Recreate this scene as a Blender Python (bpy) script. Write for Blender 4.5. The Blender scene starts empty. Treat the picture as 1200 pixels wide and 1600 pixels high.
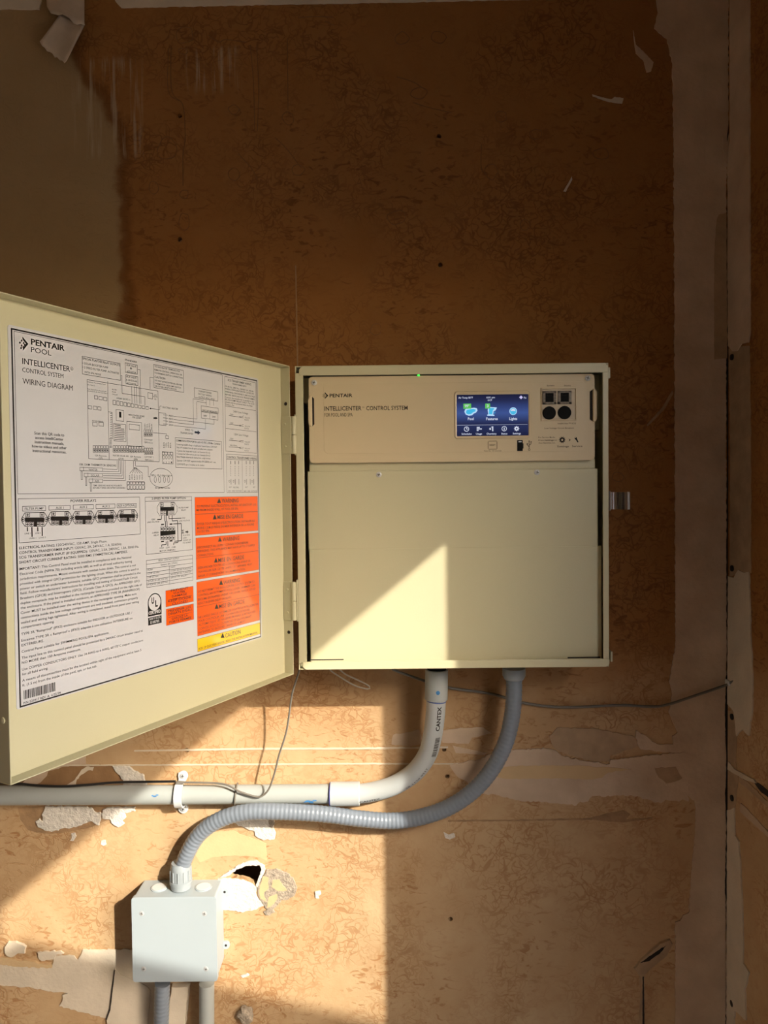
import bpy, bmesh, math, random
from mathutils import Vector, Matrix
from mathutils.geometry import tessellate_polygon

# ------------------------------------------------------------------ camera
F = 1155.0                                   # focal length in pixels of the 1200x1600 frame
ROLL, PITCH = math.radians(.6), math.radians(1.5)
CAM = Vector((0, -1.325, 1.6))
_f = Vector((0, math.cos(PITCH), -math.sin(PITCH)))
_u = Vector((0, math.sin(PITCH), math.cos(PITCH)))
_r = Vector((1, 0, 0))
CR = math.cos(ROLL) * _r - math.sin(ROLL) * _u
CU = math.sin(ROLL) * _r + math.cos(ROLL) * _u
scene = bpy.context.scene
col = scene.collection
cd = bpy.data.cameras.new('camera')
cd.sensor_fit = 'VERTICAL'
cd.sensor_height = 36.0
cd.lens = F / 1600.0 * 36.0
cd.clip_start = .01
cam = bpy.data.objects.new('camera', cd)
M = Matrix((CR, CU, -_f)).transposed().to_4x4()
M.translation = CAM
cam.matrix_world = M
col.objects.link(cam)
scene.camera = cam

# ------------------------------------------------------------------ light
SUN_DIR = Vector((-.88, 1.0, -.73)).normalized()
sd = bpy.data.lights.new('sun', 'SUN')
sd.energy = 6.8
sd.angle = math.radians(.6)
sd.color = (1.0, .93, .80)
sun = bpy.data.objects.new('sun', sd)
sun.rotation_euler = SUN_DIR.to_track_quat('-Z', 'Y').to_euler()
sun.location = (4, -5, 5)
col.objects.link(sun)
world = bpy.data.worlds.new('world')
scene.world = world
world.use_nodes = True
wn = world.node_tree
bg = wn.nodes['Background']
sky = wn.nodes.new('ShaderNodeTexSky')
sky.sky_type = 'NISHITA'
sky.sun_disc = False
sky.sun_elevation = math.atan2(.73, math.hypot(.88, 1))
sky.sun_rotation = math.atan2(.88, -1.0)
sky.dust_density = 2.5
wn.links.new(sky.outputs[0], bg.inputs[0])
bg.inputs[1].default_value = 1.2
scene.view_settings.view_transform = 'Standard'
scene.view_settings.look = 'None'
scene.view_settings.gamma = 1.0
scene.view_settings.use_curve_mapping = False
scene.view_settings.exposure = 0.0
scene.cycles.use_denoising = True
scene.cycles.max_bounces = 14
scene.cycles.diffuse_bounces = 8

# ------------------------------------------------------------------ helpers
def ray(px, py):
    return _f + (px - 600) / F * CR - (py - 800) / F * CU

def P(px, py, d):
    """point seen at a pixel, standing d metres in front of the back wall"""
    v = ray(px, py)
    return CAM + v * ((-d - CAM.y) / v.y)

def W(px, py, d):
    p = P(px, py, d)
    return p.x, p.z

class Frame:
    def __init__(s, o, ex, ey):
        s.o, s.ex, s.ey = Vector(o), Vector(ex).normalized(), Vector(ey).normalized()
        s.ez = s.ex.cross(s.ey)
    def to(s, p):
        return s.o + s.ex * p[0] + s.ey * p[1] + s.ez * p[2]
    def hit(s, px, py, z=0.0):
        """local x, y where the pixel's ray meets the plane at height z"""
        v = ray(px, py)
        o = s.o + s.ez * z
        t = (o - CAM).dot(s.ez) / v.dot(s.ez)
        q = CAM + v * t - s.o
        return q.dot(s.ex), q.dot(s.ey)
    def dist(s, px, py, z=0.0):
        v = ray(px, py)
        o = s.o + s.ez * z
        return (o - CAM).dot(s.ez) / v.dot(s.ez)

WALL = Frame((0, 0, 0), (1, 0, 0), (0, 0, 1))          # x right, y up, z towards the room

class MB:
    def __init__(s, frame=WALL):
        s.v, s.f, s.fr = [], [], frame
    def add(s, vs, fs):
        n = len(s.v)
        s.v += [s.fr.to(p) for p in vs]
        s.f += [tuple(i + n for i in f) for f in fs]
        return s
    def raw(s, vs, fs):
        n = len(s.v)
        s.v += [Vector(p) for p in vs]
        s.f += [tuple(i + n for i in f) for f in fs]
        return s
    def box(s, x0, x1, y0, y1, z0, z1):
        if x0 > x1: x0, x1 = x1, x0
        if y0 > y1: y0, y1 = y1, y0
        return s.add([(x0, y0, z0), (x1, y0, z0), (x1, y1, z0), (x0, y1, z0), (x0, y0, z1), (x1, y0, z1), (x1, y1, z1), (x0, y1, z1)],
                     [(0, 3, 2, 1), (4, 5, 6, 7), (0, 1, 5, 4), (1, 2, 6, 5), (2, 3, 7, 6), (3, 0, 4, 7)])
    def prism(s, poly, z0, z1, taper=0.0, back=True):
        """polygon extruded from z0 up to z1 (taper shrinks the upper outline)"""
        a = sum(poly[i][0] * poly[(i + 1) % len(poly)][1] - poly[(i + 1) % len(poly)][0] * poly[i][1] for i in range(len(poly)))
        if a < 0: poly = poly[::-1]
        n = len(poly)
        top = poly
        if taper:
            top = []
            for i in range(n):
                p0, p1, p2 = poly[i - 1], poly[i], poly[(i + 1) % n]
                dx, dy = p2[0] - p0[0], p2[1] - p0[1]
                L = math.hypot(dx, dy) or 1
                top.append((p1[0] - dy / L * taper, p1[1] + dx / L * taper))
        vs = [(x, y, z0) for x, y in poly] + [(x, y, z1) for x, y in top]
        fs = [(i, (i + 1) % n, (i + 1) % n + n, i + n) for i in range(n)]
        tri = tessellate_polygon([[Vector((x, y, 0)) for x, y in top]])
        for t in tri:
            t = tuple(t)
            c = (top[t[1]][0] - top[t[0]][0]) * (top[t[2]][1] - top[t[0]][1]) - (top[t[2]][0] - top[t[0]][0]) * (top[t[1]][1] - top[t[0]][1])
            if c < 0: t = t[::-1]
            fs.append(tuple(i + n for i in t))
            if back: fs.append(t[::-1])
        return s.add(vs, fs)
    def flat(s, poly, z):
        tri = tessellate_polygon([[Vector((x, y, 0)) for x, y in poly]])
        fs = []
        for t in tri:
            t = tuple(t)
            c = (poly[t[1]][0] - poly[t[0]][0]) * (poly[t[2]][1] - poly[t[0]][1]) - (poly[t[2]][0] - poly[t[0]][0]) * (poly[t[1]][1] - poly[t[0]][1])
            fs.append(t if c > 0 else t[::-1])
        return s.add([(x, y, z) for x, y in poly], fs)
    def tube(s, pts, rad, seg=14, cap=True):
        """world-space tube; rad is a number or a list"""
        n = len(pts)
        R = rad if isinstance(rad, (list, tuple)) else [rad] * n
        fr = frames(pts)
        vs, fs = [], []
        for (p, t, a, b), r in zip(fr, R):
            for k in range(seg):
                w = 2 * math.pi * k / seg
                vs.append(p + a * (r * math.cos(w)) + b * (r * math.sin(w)))
        for i in range(n - 1):
            for k in range(seg):
                k2 = (k + 1) % seg
                fs.append((i * seg + k, i * seg + k2, (i + 1) * seg + k2, (i + 1) * seg + k))
        if cap:
            fs.append(tuple(range(seg - 1, -1, -1)))
            fs.append(tuple((n - 1) * seg + k for k in range(seg)))
        return s.raw(vs, fs)
    def lathe(s, o, axis, prof, seg=24):
        """profile of (along, radius) turned about a world axis"""
        ax = Vector(axis).normalized()
        a = ax.orthogonal().normalized(); b = ax.cross(a)
        o = Vector(o)
        vs, fs = [], []
        for h, r in prof:
            for k in range(seg):
                w = 2 * math.pi * k / seg
                vs.append(o + ax * h + a * (r * math.cos(w)) + b * (r * math.sin(w)))
        for i in range(len(prof) - 1):
            for k in range(seg):
                k2 = (k + 1) % seg
                fs.append((i * seg + k, i * seg + k2, (i + 1) * seg + k2, (i + 1) * seg + k))
        fs.append(tuple(range(seg - 1, -1, -1)))
        fs.append(tuple((len(prof) - 1) * seg + k for k in range(seg)))
        return s.raw(vs, fs)
    def build(s, name, mat, parent=None, bevel=0.0, smooth=True, origin=None, kind=None, label=None, cat=None, group=None, bseg=2):
        c = Vector(origin) if origin is not None else sum(s.v, Vector()) / max(1, len(s.v))
        me = bpy.data.meshes.new(name)
        me.from_pydata([tuple(v - c) for v in s.v], [], s.f)
        me.materials.append(mat)
        me.update()
        if smooth:
            me.polygons.foreach_set('use_smooth', [True] * len(me.polygons))
            me.set_sharp_from_angle(angle=math.radians(38))
        o = bpy.data.objects.new(name, me)
        o.location = c
        col.objects.link(o)
        if bevel:
            m = o.modifiers.new('bevel', 'BEVEL')
            m.width, m.segments, m.limit_method, m.angle_limit = bevel, bseg, 'ANGLE', math.radians(50)
            m.harden_normals = False
        adopt(o, parent)
        tag(o, label, cat, group, kind)
        return o

WORLDLOC = {}
def adopt(o, parent):
    if parent is None:
        WORLDLOC[o.name] = o.location.copy()
        return
    o.parent = parent
    WORLDLOC[o.name] = o.location.copy()
    o.location = o.location - WORLDLOC[parent.name]

def tag(o, label=None, cat=None, group=None, kind=None):
    if label: o['label'] = label
    if cat: o['category'] = cat
    if group: o['group'] = group
    if kind: o['kind'] = kind

def thing(name, loc, label, cat, group=None):
    o = bpy.data.objects.new(name, None)
    o.empty_display_size = .02
    o.location = loc
    col.objects.link(o)
    WORLDLOC[o.name] = Vector(loc)
    tag(o, label, cat, group)
    return o

def frames(pts):
    """(point, tangent, a, b) along a polyline, parallel transported; a starts towards the room"""
    out, n = [], len(pts)
    a = None
    for i in range(n):
        t = (pts[min(i + 1, n - 1)] - pts[max(i - 1, 0)]).normalized()
        if a is None:
            a = Vector((0, -1, 0)); a = a - t * a.dot(t)
            if a.length < .05: a = t.orthogonal()
        else:
            a = a - t * a.dot(t)
        a.normalize()
        out.append((pts[i], t, a.copy(), t.cross(a)))
    return out

def spline(ctrl, step):
    """Catmull-Rom through points, resampled evenly"""
    c = [Vector(p) for p in ctrl]
    c = [c[0] * 2 - c[1]] + c + [c[-1] * 2 - c[-2]]
    dense = []
    for i in range(1, len(c) - 2):
        p0, p1, p2, p3 = c[i - 1:i + 3]
        for k in range(16):
            t = k / 16
            dense.append(.5 * ((2 * p1) + (p2 - p0) * t + (2 * p0 - 5 * p1 + 4 * p2 - p3) * t * t + (3 * p1 - p0 - 3 * p2 + p3) * t ** 3))
    dense.append(c[-2])
    out, acc, need = [dense[0]], 0.0, step
    for a, b in zip(dense, dense[1:]):
        L = (b - a).length
        while acc + L >= need:
            out.append(a.lerp(b, (need - acc) / L)); need += step
        acc += L
    if (out[-1] - dense[-1]).length > step * .3: out.append(dense[-1])
    return out

def rrect(x0, x1, y0, y1, r, seg=5):
    if x0 > x1: x0, x1 = x1, x0
    if y0 > y1: y0, y1 = y1, y0
    out = []
    for cx, cy, a in ((x1 - r, y1 - r, 0), (x0 + r, y1 - r, 90), (x0 + r, y0 + r, 180), (x1 - r, y0 + r, 270)):
        for k in range(seg + 1):
            w = math.radians(a + 90 * k / seg)
            out.append((cx + r * math.cos(w), cy + r * math.sin(w)))
    return out

def disc(cx, cy, r, seg=20, ry=None):
    return [(cx + r * math.cos(2 * math.pi * k / seg), cy + (ry or r) * math.sin(2 * math.pi * k / seg)) for k in range(seg)]

def jag(poly, step=.006, amp=.0012, seed=1):
    """roughen an outline"""
    rnd = random.Random(seed)
    out = []
    for i in range(len(poly)):
        a, b = poly[i], poly[(i + 1) % len(poly)]
        L = math.hypot(b[0] - a[0], b[1] - a[1])
        n = max(1, int(L / step))
        for k in range(n):
            t = k / n
            j = amp if k else amp * .4
            out.append((a[0] + (b[0] - a[0]) * t + rnd.uniform(-j, j), a[1] + (b[1] - a[1]) * t + rnd.uniform(-j, j)))
    return out

# ------------------------------------------------------------------ materials
def new_mat(name):
    m = bpy.data.materials.new(name)
    m.use_nodes = True
    nt = m.node_tree
    return m, nt, nt.nodes['Principled BSDF']

def mat(name, c, rough=.5, metal=0.0, var=.06, vscale=30.0, bump=0.0, bscale=200.0, spec=.5, coat=0.0, emit=None, es=0.0, c2=None, cior=1.5, crough=.08):
    m, nt, b = new_mat(name)
    N, L = nt.nodes, nt.links
    b.inputs['Roughness'].default_value = rough
    b.inputs['Metallic'].default_value = metal
    b.inputs['Specular IOR Level'].default_value = spec
    b.inputs['Coat Weight'].default_value = coat
    b.inputs['Coat Roughness'].default_value = crough
    b.inputs['Coat IOR'].default_value = cior
    geo = N.new('ShaderNodeNewGeometry')
    nz = N.new('ShaderNodeTexNoise')
    nz.inputs['Scale'].default_value = vscale
    nz.inputs['Detail'].default_value = 5
    L.new(geo.outputs['Position'], nz.inputs['Vector'])
    rp = N.new('ShaderNodeValToRGB')
    k0, k1 = 1 - var, 1 + var
    e = rp.color_ramp.elements
    e[0].position, e[1].position = .3, .7
    e[0].color = (*[min(1, x * k0) for x in c], 1)
    e[1].color = (*(c2 if c2 else [min(1, x * k1) for x in c]), 1)
    L.new(nz.outputs['Fac'], rp.inputs[0])
    L.new(rp.outputs[0], b.inputs['Base Color'])
    if bump:
        n2 = N.new('ShaderNodeTexNoise')
        n2.inputs['Scale'].default_value = bscale
        n2.inputs['Detail'].default_value = 6
        L.new(geo.outputs['Position'], n2.inputs['Vector'])
        bp = N.new('ShaderNodeBump')
        bp.inputs['Strength'].default_value = bump
        bp.inputs['Distance'].default_value = .004
        L.new(n2.outputs['Fac'], bp.inputs['Height'])
        L.new(bp.outputs[0], b.inputs['Normal'])
    if emit:
        b.inputs['Emission Color'].default_value = (*emit, 1)
        b.inputs['Emission Strength'].default_value = es
    return m

def wall_material():
    """torn brown gypsum paper: glue-brown above, paler tan below, olive-grey intact paper at the upper left, worm-like wrinkles"""
    m, nt, b = new_mat('torn_brown_paper')
    N, L = nt.nodes, nt.links
    def node(t, **kw):
        n = N.new(t)
        for k, v in kw.items(): setattr(n, k, v)
        return n
    def val(x, sock):
        if isinstance(x, (int, float)): sock.default_value = x
        else: L.new(x, sock)
    def math_(op, a, c=0.0, d=None, clamp=False):
        n = node('ShaderNodeMath', operation=op, use_clamp=clamp)
        val(a, n.inputs[0]); val(c, n.inputs[1])
        if d is not None: val(d, n.inputs[2])
        return n.outputs[0]
    def noise(scale, detail=5, dist=0.0, vec=None, rough=.55):
        n = node('ShaderNodeTexNoise')
        n.inputs['Scale'].default_value = scale
        n.inputs['Detail'].default_value = detail
        n.inputs['Distortion'].default_value = dist
        n.inputs['Roughness'].default_value = rough
        L.new(vec if vec else pos, n.inputs['Vector'])
        return n.outputs['Fac']
    def step(x, a, c):
        n = node('ShaderNodeMapRange', interpolation_type='SMOOTHSTEP')
        val(x, n.inputs[0])
        n.inputs[1].default_value, n.inputs[2].default_value = a, c
        return n.outputs[0]
    def mix(f, a, c):
        n = node('ShaderNodeMix', data_type='RGBA')
        val(f, n.inputs[0])
        for x, s in ((a, n.inputs[6]), (c, n.inputs[7])):
            if isinstance(x, tuple): s.default_value = (*x, 1)
            else: L.new(x, s)
        return n.outputs[2]
    pos = node('ShaderNodeNewGeometry').outputs['Position']
    sx = node('ShaderNodeSeparateXYZ'); L.new(pos, sx.inputs[0])
    X, Z = sx.outputs[0], sx.outputs[2]
    n_big = noise(5, 6)
    n_mid = noise(16, 6, .4)
    # brown glue film above, paler paper below; dimmer light higher up is painted in too
    low = step(math_('ADD', Z, math_('MULTIPLY', math_('SUBTRACT', n_big, .5), .35)), 1.36, 1.12)
    low.node.inputs[1].default_value, low.node.inputs[2].default_value = 1.12, 1.40
    low = math_('SUBTRACT', 1.0, low)
    upper = mix(n_mid, (.27, .112, .026), (.335, .155, .048))
    lower = mix(n_mid, (.43, .262, .125), (.56, .40, .23))
    base = mix(low, upper, lower)
    # worm-like wrinkles and short dark strokes
    w1 = math_('ABSOLUTE', math_('SUBTRACT', noise(27, 1.6, .9), .5))
    w2 = math_('ABSOLUTE', math_('SUBTRACT', noise(52, 1.4, .8), .5))
    r1 = math_('SUBTRACT', 1.0, step(w1, .002, .030))
    r2 = math_('SUBTRACT', 1.0, step(w2, .004, .055))
    ms = node('ShaderNodeMapping'); ms.inputs['Scale'].default_value = (44, 44, 92); ms.inputs['Rotation'].default_value = (0, .35, 0)
    L.new(pos, ms.inputs[0])
    strokes = step(noise(1.0, 2.2, 1.2, ms.outputs[0]), .53, .68)
    dens = step(noise(6, 3), .40, .62)
    dens2 = step(noise(5, 3, .3), .38, .62)
    top = step(Z, 2.42, 2.15)
    top.node.inputs[1].default_value, top.node.inputs[2].default_value = 2.15, 2.45
    dens2 = math_('MULTIPLY', dens2, math_('SUBTRACT', 1.0, math_('MULTIPLY', top, .75)))
    worms = math_('MAXIMUM', math_('MULTIPLY', math_('MAXIMUM', math_('MULTIPLY', r1, .7), math_('MULTIPLY', r2, .55)), dens), math_('MULTIPLY', math_('MULTIPLY', strokes, dens2), .8))
    dark = mix(low, (.13, .042, .008), (.30, .125, .036))
    base = mix(math_('MULTIPLY', worms, .88), base, dark)
    # pale scuffed patches low down
    pale = math_('MULTIPLY', step(noise(4.2, 5), .56, .70), low)
    base = mix(math_('MULTIPLY', pale, .55), base, (.62, .46, .27))
    # intact olive-grey paper at the upper left, with a dark stained edge
    edge = math_('ADD', X, math_('MULTIPLY', math_('SUBTRACT', noise(11, 6), .5), .10))
    slope = math_('MULTIPLY', step(Z, 2.18, 2.50), .11)
    edge = math_('ADD', edge, slope)
    hi = step(Z, 1.5, 1.75)
    left = math_('MULTIPLY', math_('SUBTRACT', 1.0, step(edge, -.475, -.45)), hi)
    rim = math_('MULTIPLY', math_('SUBTRACT', 1.0, step(math_('ABSOLUTE', math_('ADD', edge, .455)), .004, .026)), hi)
    base = mix(math_('MULTIPLY', left, .9), base, mix(noise(9, 5), (.30, .205, .10), (.40, .285, .15)))
    base = mix(math_('MULTIPLY', rim, .65), base, (.14, .05, .010))
    # upright pale scrape marks in two bands near the top
    mp = node('ShaderNodeMapping'); mp.inputs['Scale'].default_value = (95, 1, 6)
    L.new(pos, mp.inputs[0])
    st = step(noise(1.0, 4, 0, mp.outputs[0]), .48, .66)
    def band(v, a0, a1, b0, b1):
        return math_('MULTIPLY', step(v, a0, a1), math_('SUBTRACT', 1.0, step(v, b0, b1)))
    m1 = math_('MULTIPLY', band(X, -.55, -.53, -.43, -.41), band(Z, 2.19, 2.21, 2.36, 2.38))
    m2 = math_('MULTIPLY', band(X, -.345, -.33, -.26, -.235), band(Z, 2.30, 2.33, 2.38, 2.395))
    base = mix(math_('MULTIPLY', math_('MULTIPLY', math_('MAXIMUM', m1, m2), st), .55), base, (.52, .43, .30))
    L.new(base, b.inputs['Base Color'])
    b.inputs['Roughness'].default_value = .72
    b.inputs['Specular IOR Level'].default_value = .25
    h = math_('SUBTRACT', math_('MULTIPLY', noise(90, 6), .5), math_('MULTIPLY', worms, .5))
    bp = node('ShaderNodeBump')
    bp.inputs['Strength'].default_value = .35
    bp.inputs['Distance'].default_value = .003
    L.new(h, bp.inputs['Height'])
    L.new(bp.outputs[0], b.inputs['Normal'])
    return m

M_wall = wall_material()
M_mud = mat('joint_compound', (.52, .385, .265), .85, var=.12, vscale=14, bump=.25, bscale=120, c2=(.63, .485, .35))
M_mud2 = mat('pale_joint_tape', (.61, .525, .405), .85, var=.08, vscale=20, bump=.2, bscale=150)
M_tan = mat('torn_tan_paper', (.33, .20, .10), .85, var=.25, vscale=40, bump=.3, bscale=120)
M_tan2 = mat('faded_tan_paper', (.40, .275, .165), .85, var=.18, vscale=30, bump=.2, bscale=120)
M_brownpaper = mat('brown_inner_paper', (.27, .15, .065), .85, var=.2, vscale=25, bump=.2)
M_yellowpaper = mat('yellow_tan_paper', (.57, .40, .215), .8, var=.06, vscale=20, bump=.1)
M_gyp = mat('white_gypsum', (.66, .62, .55), .95, var=.10, vscale=70, bump=.9, bscale=170)
M_grey = mat('grey_setting_mud', (.36, .30, .23), .95, var=.25, vscale=160, bump=.9, bscale=260)
M_dark = mat('painted_gap_shade', (.02, .014, .010), .95, var=.2)  # shade inside cracks, slots and holes, put into the colour of solid pieces
M_paint = mat('cream_powder_coat', (.51, .478, .31), .34, var=.015, vscale=6, bump=.05, bscale=500)
M_bezel = mat('beige_plastic', (.58, .475, .30), .42, var=.015, vscale=8, bump=.04, bscale=600)
M_film = mat('beige_film', (.58, .475, .30), .38, var=.01)
M_black = mat('black_plastic', (.005, .005, .005), .55, var=.2, spec=.08)
M_ink = mat('black_ink', (.010, .010, .011), .30, var=.1, coat=1.0, cior=1.9, crough=.05)
M_inkbrown = mat('dark_brown_ink', (.028, .020, .013), .5, var=.1, spec=.15)
M_ink2 = mat('matt_black_ink', (.006, .006, .006), .6, var=.1, spec=.1)
M_sheet = mat('white_vinyl', (.60, .605, .625), .09, var=.01, spec=.6, coat=1.0, cior=1.9, crough=.05)
M_orange = mat('orange_vinyl', (.90, .105, .006), .09, var=.02, spec=.6, coat=1.0, cior=1.9, crough=.05)
M_yellow = mat('yellow_vinyl', (.83, .55, .025), .09, var=.02, spec=.6, coat=1.0, cior=1.9, crough=.05)
M_red = mat('dark_red_ink', (.18, .018, .004), .3, var=.1, coat=1.0, cior=1.9, crough=.05)
M_steel = mat('zinc_steel', (.52, .53, .53), .40, .30, var=.08, vscale=200)
M_chrome = mat('chrome', (.46, .42, .40), .12, 1.0, var=.04)
M_pvc = mat('grey_pvc', (.365, .39, .375), .42, var=.03, vscale=12, bump=.03)
M_pvc2 = mat('pale_grey_pvc', (.46, .485, .48), .42, var=.03, vscale=12)
M_flex = mat('slate_flexible_pvc', (.19, .22, .26), .30, var=.05, vscale=20)
M_fit = mat('grey_fitting_pvc', (.28, .315, .335), .38, var=.04)
M_box = mat('blue_grey_pvc', (.35, .405, .435), .42, var=.02, vscale=10)
M_cable = mat('grey_cable', (.16, .145, .12), .5, var=.1)
M_cableblack = mat('black_cable', (.015, .014, .013), .45, var=.2)
M_blue = mat('blue_primer', (.05, .22, .50), .5, var=.3, vscale=120)
M_concrete = mat('concrete', (.48, .45, .40), .85, var=.15, vscale=5, bump=.3, bscale=60)
M_ground = mat('dry_ground', (.42, .36, .28), .9, var=.15, vscale=2, bump=.4, bscale=30)
M_plain = mat('bare_drywall', (.55, .45, .33), .85, var=.15, vscale=4, bump=.2)
M_doorpaint = mat('white_door_paint', (.62, .60, .55), .5, var=.05)
M_paperroll = mat('torn_tape_paper', (.56, .46, .35), .85, var=.12, vscale=30, bump=.2)

# ------------------------------------------------------------------ room shell
CX = .616                                   # right-hand corner
FLOOR_Z, CEIL_Z = -.06, 2.72
XL, YF = -1.75, -3.3                        # left wall, wall behind the camera
DJ0, DJ1, LINT = .708, 1.63, 2.034          # doorway in the right wall: near jamb, far jamb (distance from back wall), lintel height

def px_poly(pts, d=0.0):
    return [W(x, y, d) for x, y in pts]

def crop(x0, y0, k):
    return lambda pts: [(x0 + x / k, y0 + y / k) for x, y in pts]

hole_px = crop(180, 1320, 4)([(715, 190), (760, 152), (830, 127), (905, 125), (917, 150), (905, 190), (884, 257), (860, 240), (800, 215), (740, 207)])
SCREWS = [(281, 181), (281, 374), (686, 213), (688, 414), (704, 1436), (694, 1171), (699, 1213), (292, 1172)]

def wall_with_holes():
    cu = bpy.data.curves.new('wall_outline', 'CURVE')
    cu.dimensions = '2D'; cu.fill_mode = 'BOTH'
    def sp(pts):
        s = cu.splines.new('POLY'); s.points.add(len(pts) - 1)
        for q, (x, y) in zip(s.points, pts): q.co = (x, y, 0, 1)
        s.use_cyclic_u = True
    sp([(XL - .1, FLOOR_Z - .1), (CX + .1, FLOOR_Z - .1), (CX + .1, CEIL_Z + .1), (XL - .1, CEIL_Z + .1)])
    sp(jag(px_poly(hole_px), .004, .0008, 3))
    for i, (x, y) in enumerate(SCREWS):
        cx, cy = W(x, y, 0)
        sp(jag(disc(cx, cy, .0042, 12), .003, .0004, i))
    cu.extrude = .0065
    o = bpy.data.objects.new('tmp', cu)
    me = bpy.data.meshes.new_from_object(o)
    bpy.data.objects.remove(o)
    mb = MB()
    mb.add([(v.co.x, v.co.y, v.co.z - .0065) for v in me.vertices], [tuple(p.vertices) for p in me.polygons])
    return mb

wall = wall_with_holes().build('wall_back', M_wall, smooth=False, origin=(0, 0, 0), kind='structure')
MB().box(XL - .1, CX + .1, FLOOR_Z - .1, CEIL_Z + .1, -.12, -.10).build('wall_cavity', M_brownpaper, wall, smooth=False)

RW = Frame((CX, 0, 0), (0, -1, 0), (0, 0, 1))          # right wall seen from the room: x runs away from the corner, z into the room
mb = MB(RW)
T = .11
mb.box(-.01, DJ0, FLOOR_Z - .1, CEIL_Z + .1, -T, 0)
mb.box(DJ1, -YF + .1, FLOOR_Z - .1, CEIL_Z + .1, -T, 0)
mb.box(DJ0, DJ1, LINT, CEIL_Z + .1, -T, 0)
wall_right = mb.build('wall_right', M_wall, smooth=False, origin=(0, 0, 0), kind='structure')
MB().box(XL - .1, XL, FLOOR_Z - .1, CEIL_Z + .1, 0, -YF + .1).build('wall_left', M_plain, smooth=False, kind='structure')
MB().box(XL, CX, FLOOR_Z - .1, CEIL_Z + .1, -YF, -YF + .1).build('wall_front', M_plain, smooth=False, kind='structure')
MB().box(XL - .1, CX + T, FLOOR_Z - .1, FLOOR_Z, -.1, -YF + .1).build('floor', M_concrete, smooth=False, kind='structure')
MB().box(XL - .1, CX + T, CEIL_Z, CEIL_Z + .1, -.1, -YF + .1).build('ceiling', M_plain, smooth=False, kind='structure')
MB().box(CX + T, 14, FLOOR_Z - .25, FLOOR_Z - .05, -10, 14).build('ground', M_ground, smooth=False, kind='structure')
# the door leaf of that doorway, swung outwards
h = Vector((CX + T, -DJ1, 0))
ld = Vector((1, -.26, 0)).normalized()
LF = Frame(h, ld, (0, 0, 1))
leaf = MB(LF).box(0, .88, FLOOR_Z + .02, LINT - .075, -.035, 0).build('door_1', M_doorpaint, smooth=False, kind='structure')
MB(LF).box(.80, .83, .93, .99, 0, .05).box(.70, .83, .95, .97, .04, .055).build('door_handle', M_steel, leaf, bevel=.004)

# ------------------------------------------------------------------ mud, tape and torn paper on the walls
_seed = [10]
def patch(name, pts, thick, m, amp=.0012, stp=.006, parent=wall, base=-.0002, frame=WALL, taper=.0, px=True):
    _seed[0] += 1
    poly = [frame.hit(x, y) for x, y in pts] if px else pts
    return MB(frame).prism(jag(poly, stp, amp, _seed[0]), base, thick, taper, back=False).build(name, m, parent, smooth=False)

# strips along the ceiling joint
patch('joint_tape', [(-140, -130), (72, -130), (66, 0), (62, 16), (20, 15), (-140, 19)], .0022, M_mud2, .0008)
patch('joint_tape', [(174, -130), (180, 2), (190, 13), (330, 10), (480, 7), (640, 4), (775, 1), (1030, -4), (1040, -130)], .0018, M_mud2, .0007)
# wide strip beside the corner
patch('joint_tape', [(1030, -190), (1025, 3), (1028, 20), (1022, 45), (1034, 55), (1042, 62), (1046, 82), (1050, 100), (1052, 200), (1053, 420), (1054, 700), (1055, 1010),
      (1049, 1042), (1045, 1065), (1050, 1085), (1044, 1112), (1048, 1120), (1055, 1137), (1058, 1144), (1050, 1150), (1051, 1162), (1030, 1163), (1018, 1158), (1010, 1150),
      (993, 1141), (992, 1152), (1000, 1170), (1040, 1175), (1060, 1176), (1060, 1230), (1084, 1251), (1087, 1262), (1086, 1300), (1080, 1360), (1076, 1425), (1066, 1430), (1062, 1438),
      (1055, 1440), (1054, 1800), (1133, 1800), (1133, 1400), (1134, 1200), (1132, 1120), (1135, 1000), (1134, 760), (1134, 560), (1134, 300), (1137, 200), (1138, -190)], .0020, M_mud, .0011, .005)
patch('joint_tape', [(1128, 215), (1134, 228), (1139, 205), (1140, 200), (1139, 254), (1130, 252)], .0034, M_mud, .0004)
patch('joint_tape', [(1119, 345), (1122, 336), (1134, 333), (1135, 560), (1115, 562), (1115, 400)], .0030, M_tan2, .0005)
patch('joint_tape', [(1102, 10), (1104, 270), (1101, 270), (1099, 10)], .0026, M_mud, .0003)
# long level joint right of the conduits, and the torn layers in it
patch('joint_tape', [(702, 1194), (745, 1187), (785, 1172), (853, 1169), (870, 1173), (882, 1182), (925, 1190), (952, 1193), (953, 1187), (985, 1183), (1042, 1177), (1070, 1175),
      (1075, 1252), (1065, 1248), (1060, 1252), (1050, 1250), (1040, 1248), (1032, 1254), (1020, 1252), (1000, 1245), (985, 1242), (965, 1242), (940, 1244), (925, 1243), (918, 1252), (905, 1252),
      (900, 1258), (880, 1255), (850, 1252), (820, 1252), (800, 1247), (780, 1242), (760, 1240), (745, 1235), (735, 1228), (725, 1218), (712, 1210)], .0028, M_mud, .0017, .0045)
patch('torn_paper', [(775, 1199), (800, 1196), (900, 1195), (960, 1199), (985, 1201), (950, 1206), (940, 1214), (920, 1217), (870, 1215), (800, 1216), (770, 1213)], .0034, M_yellowpaper, .001)
patch('torn_paper', [(1022, 1200), (1055, 1197), (1065, 1215), (1055, 1220), (1040, 1223), (1028, 1214)], .0034, M_tan2, .001)
patch('torn_paper', [(870, 1137), (930, 1138), (990, 1150), (1000, 1165), (953, 1180), (952, 1190), (925, 1188), (885, 1178), (865, 1168), (858, 1150)], .0016, M_tan2, .0012)
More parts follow.
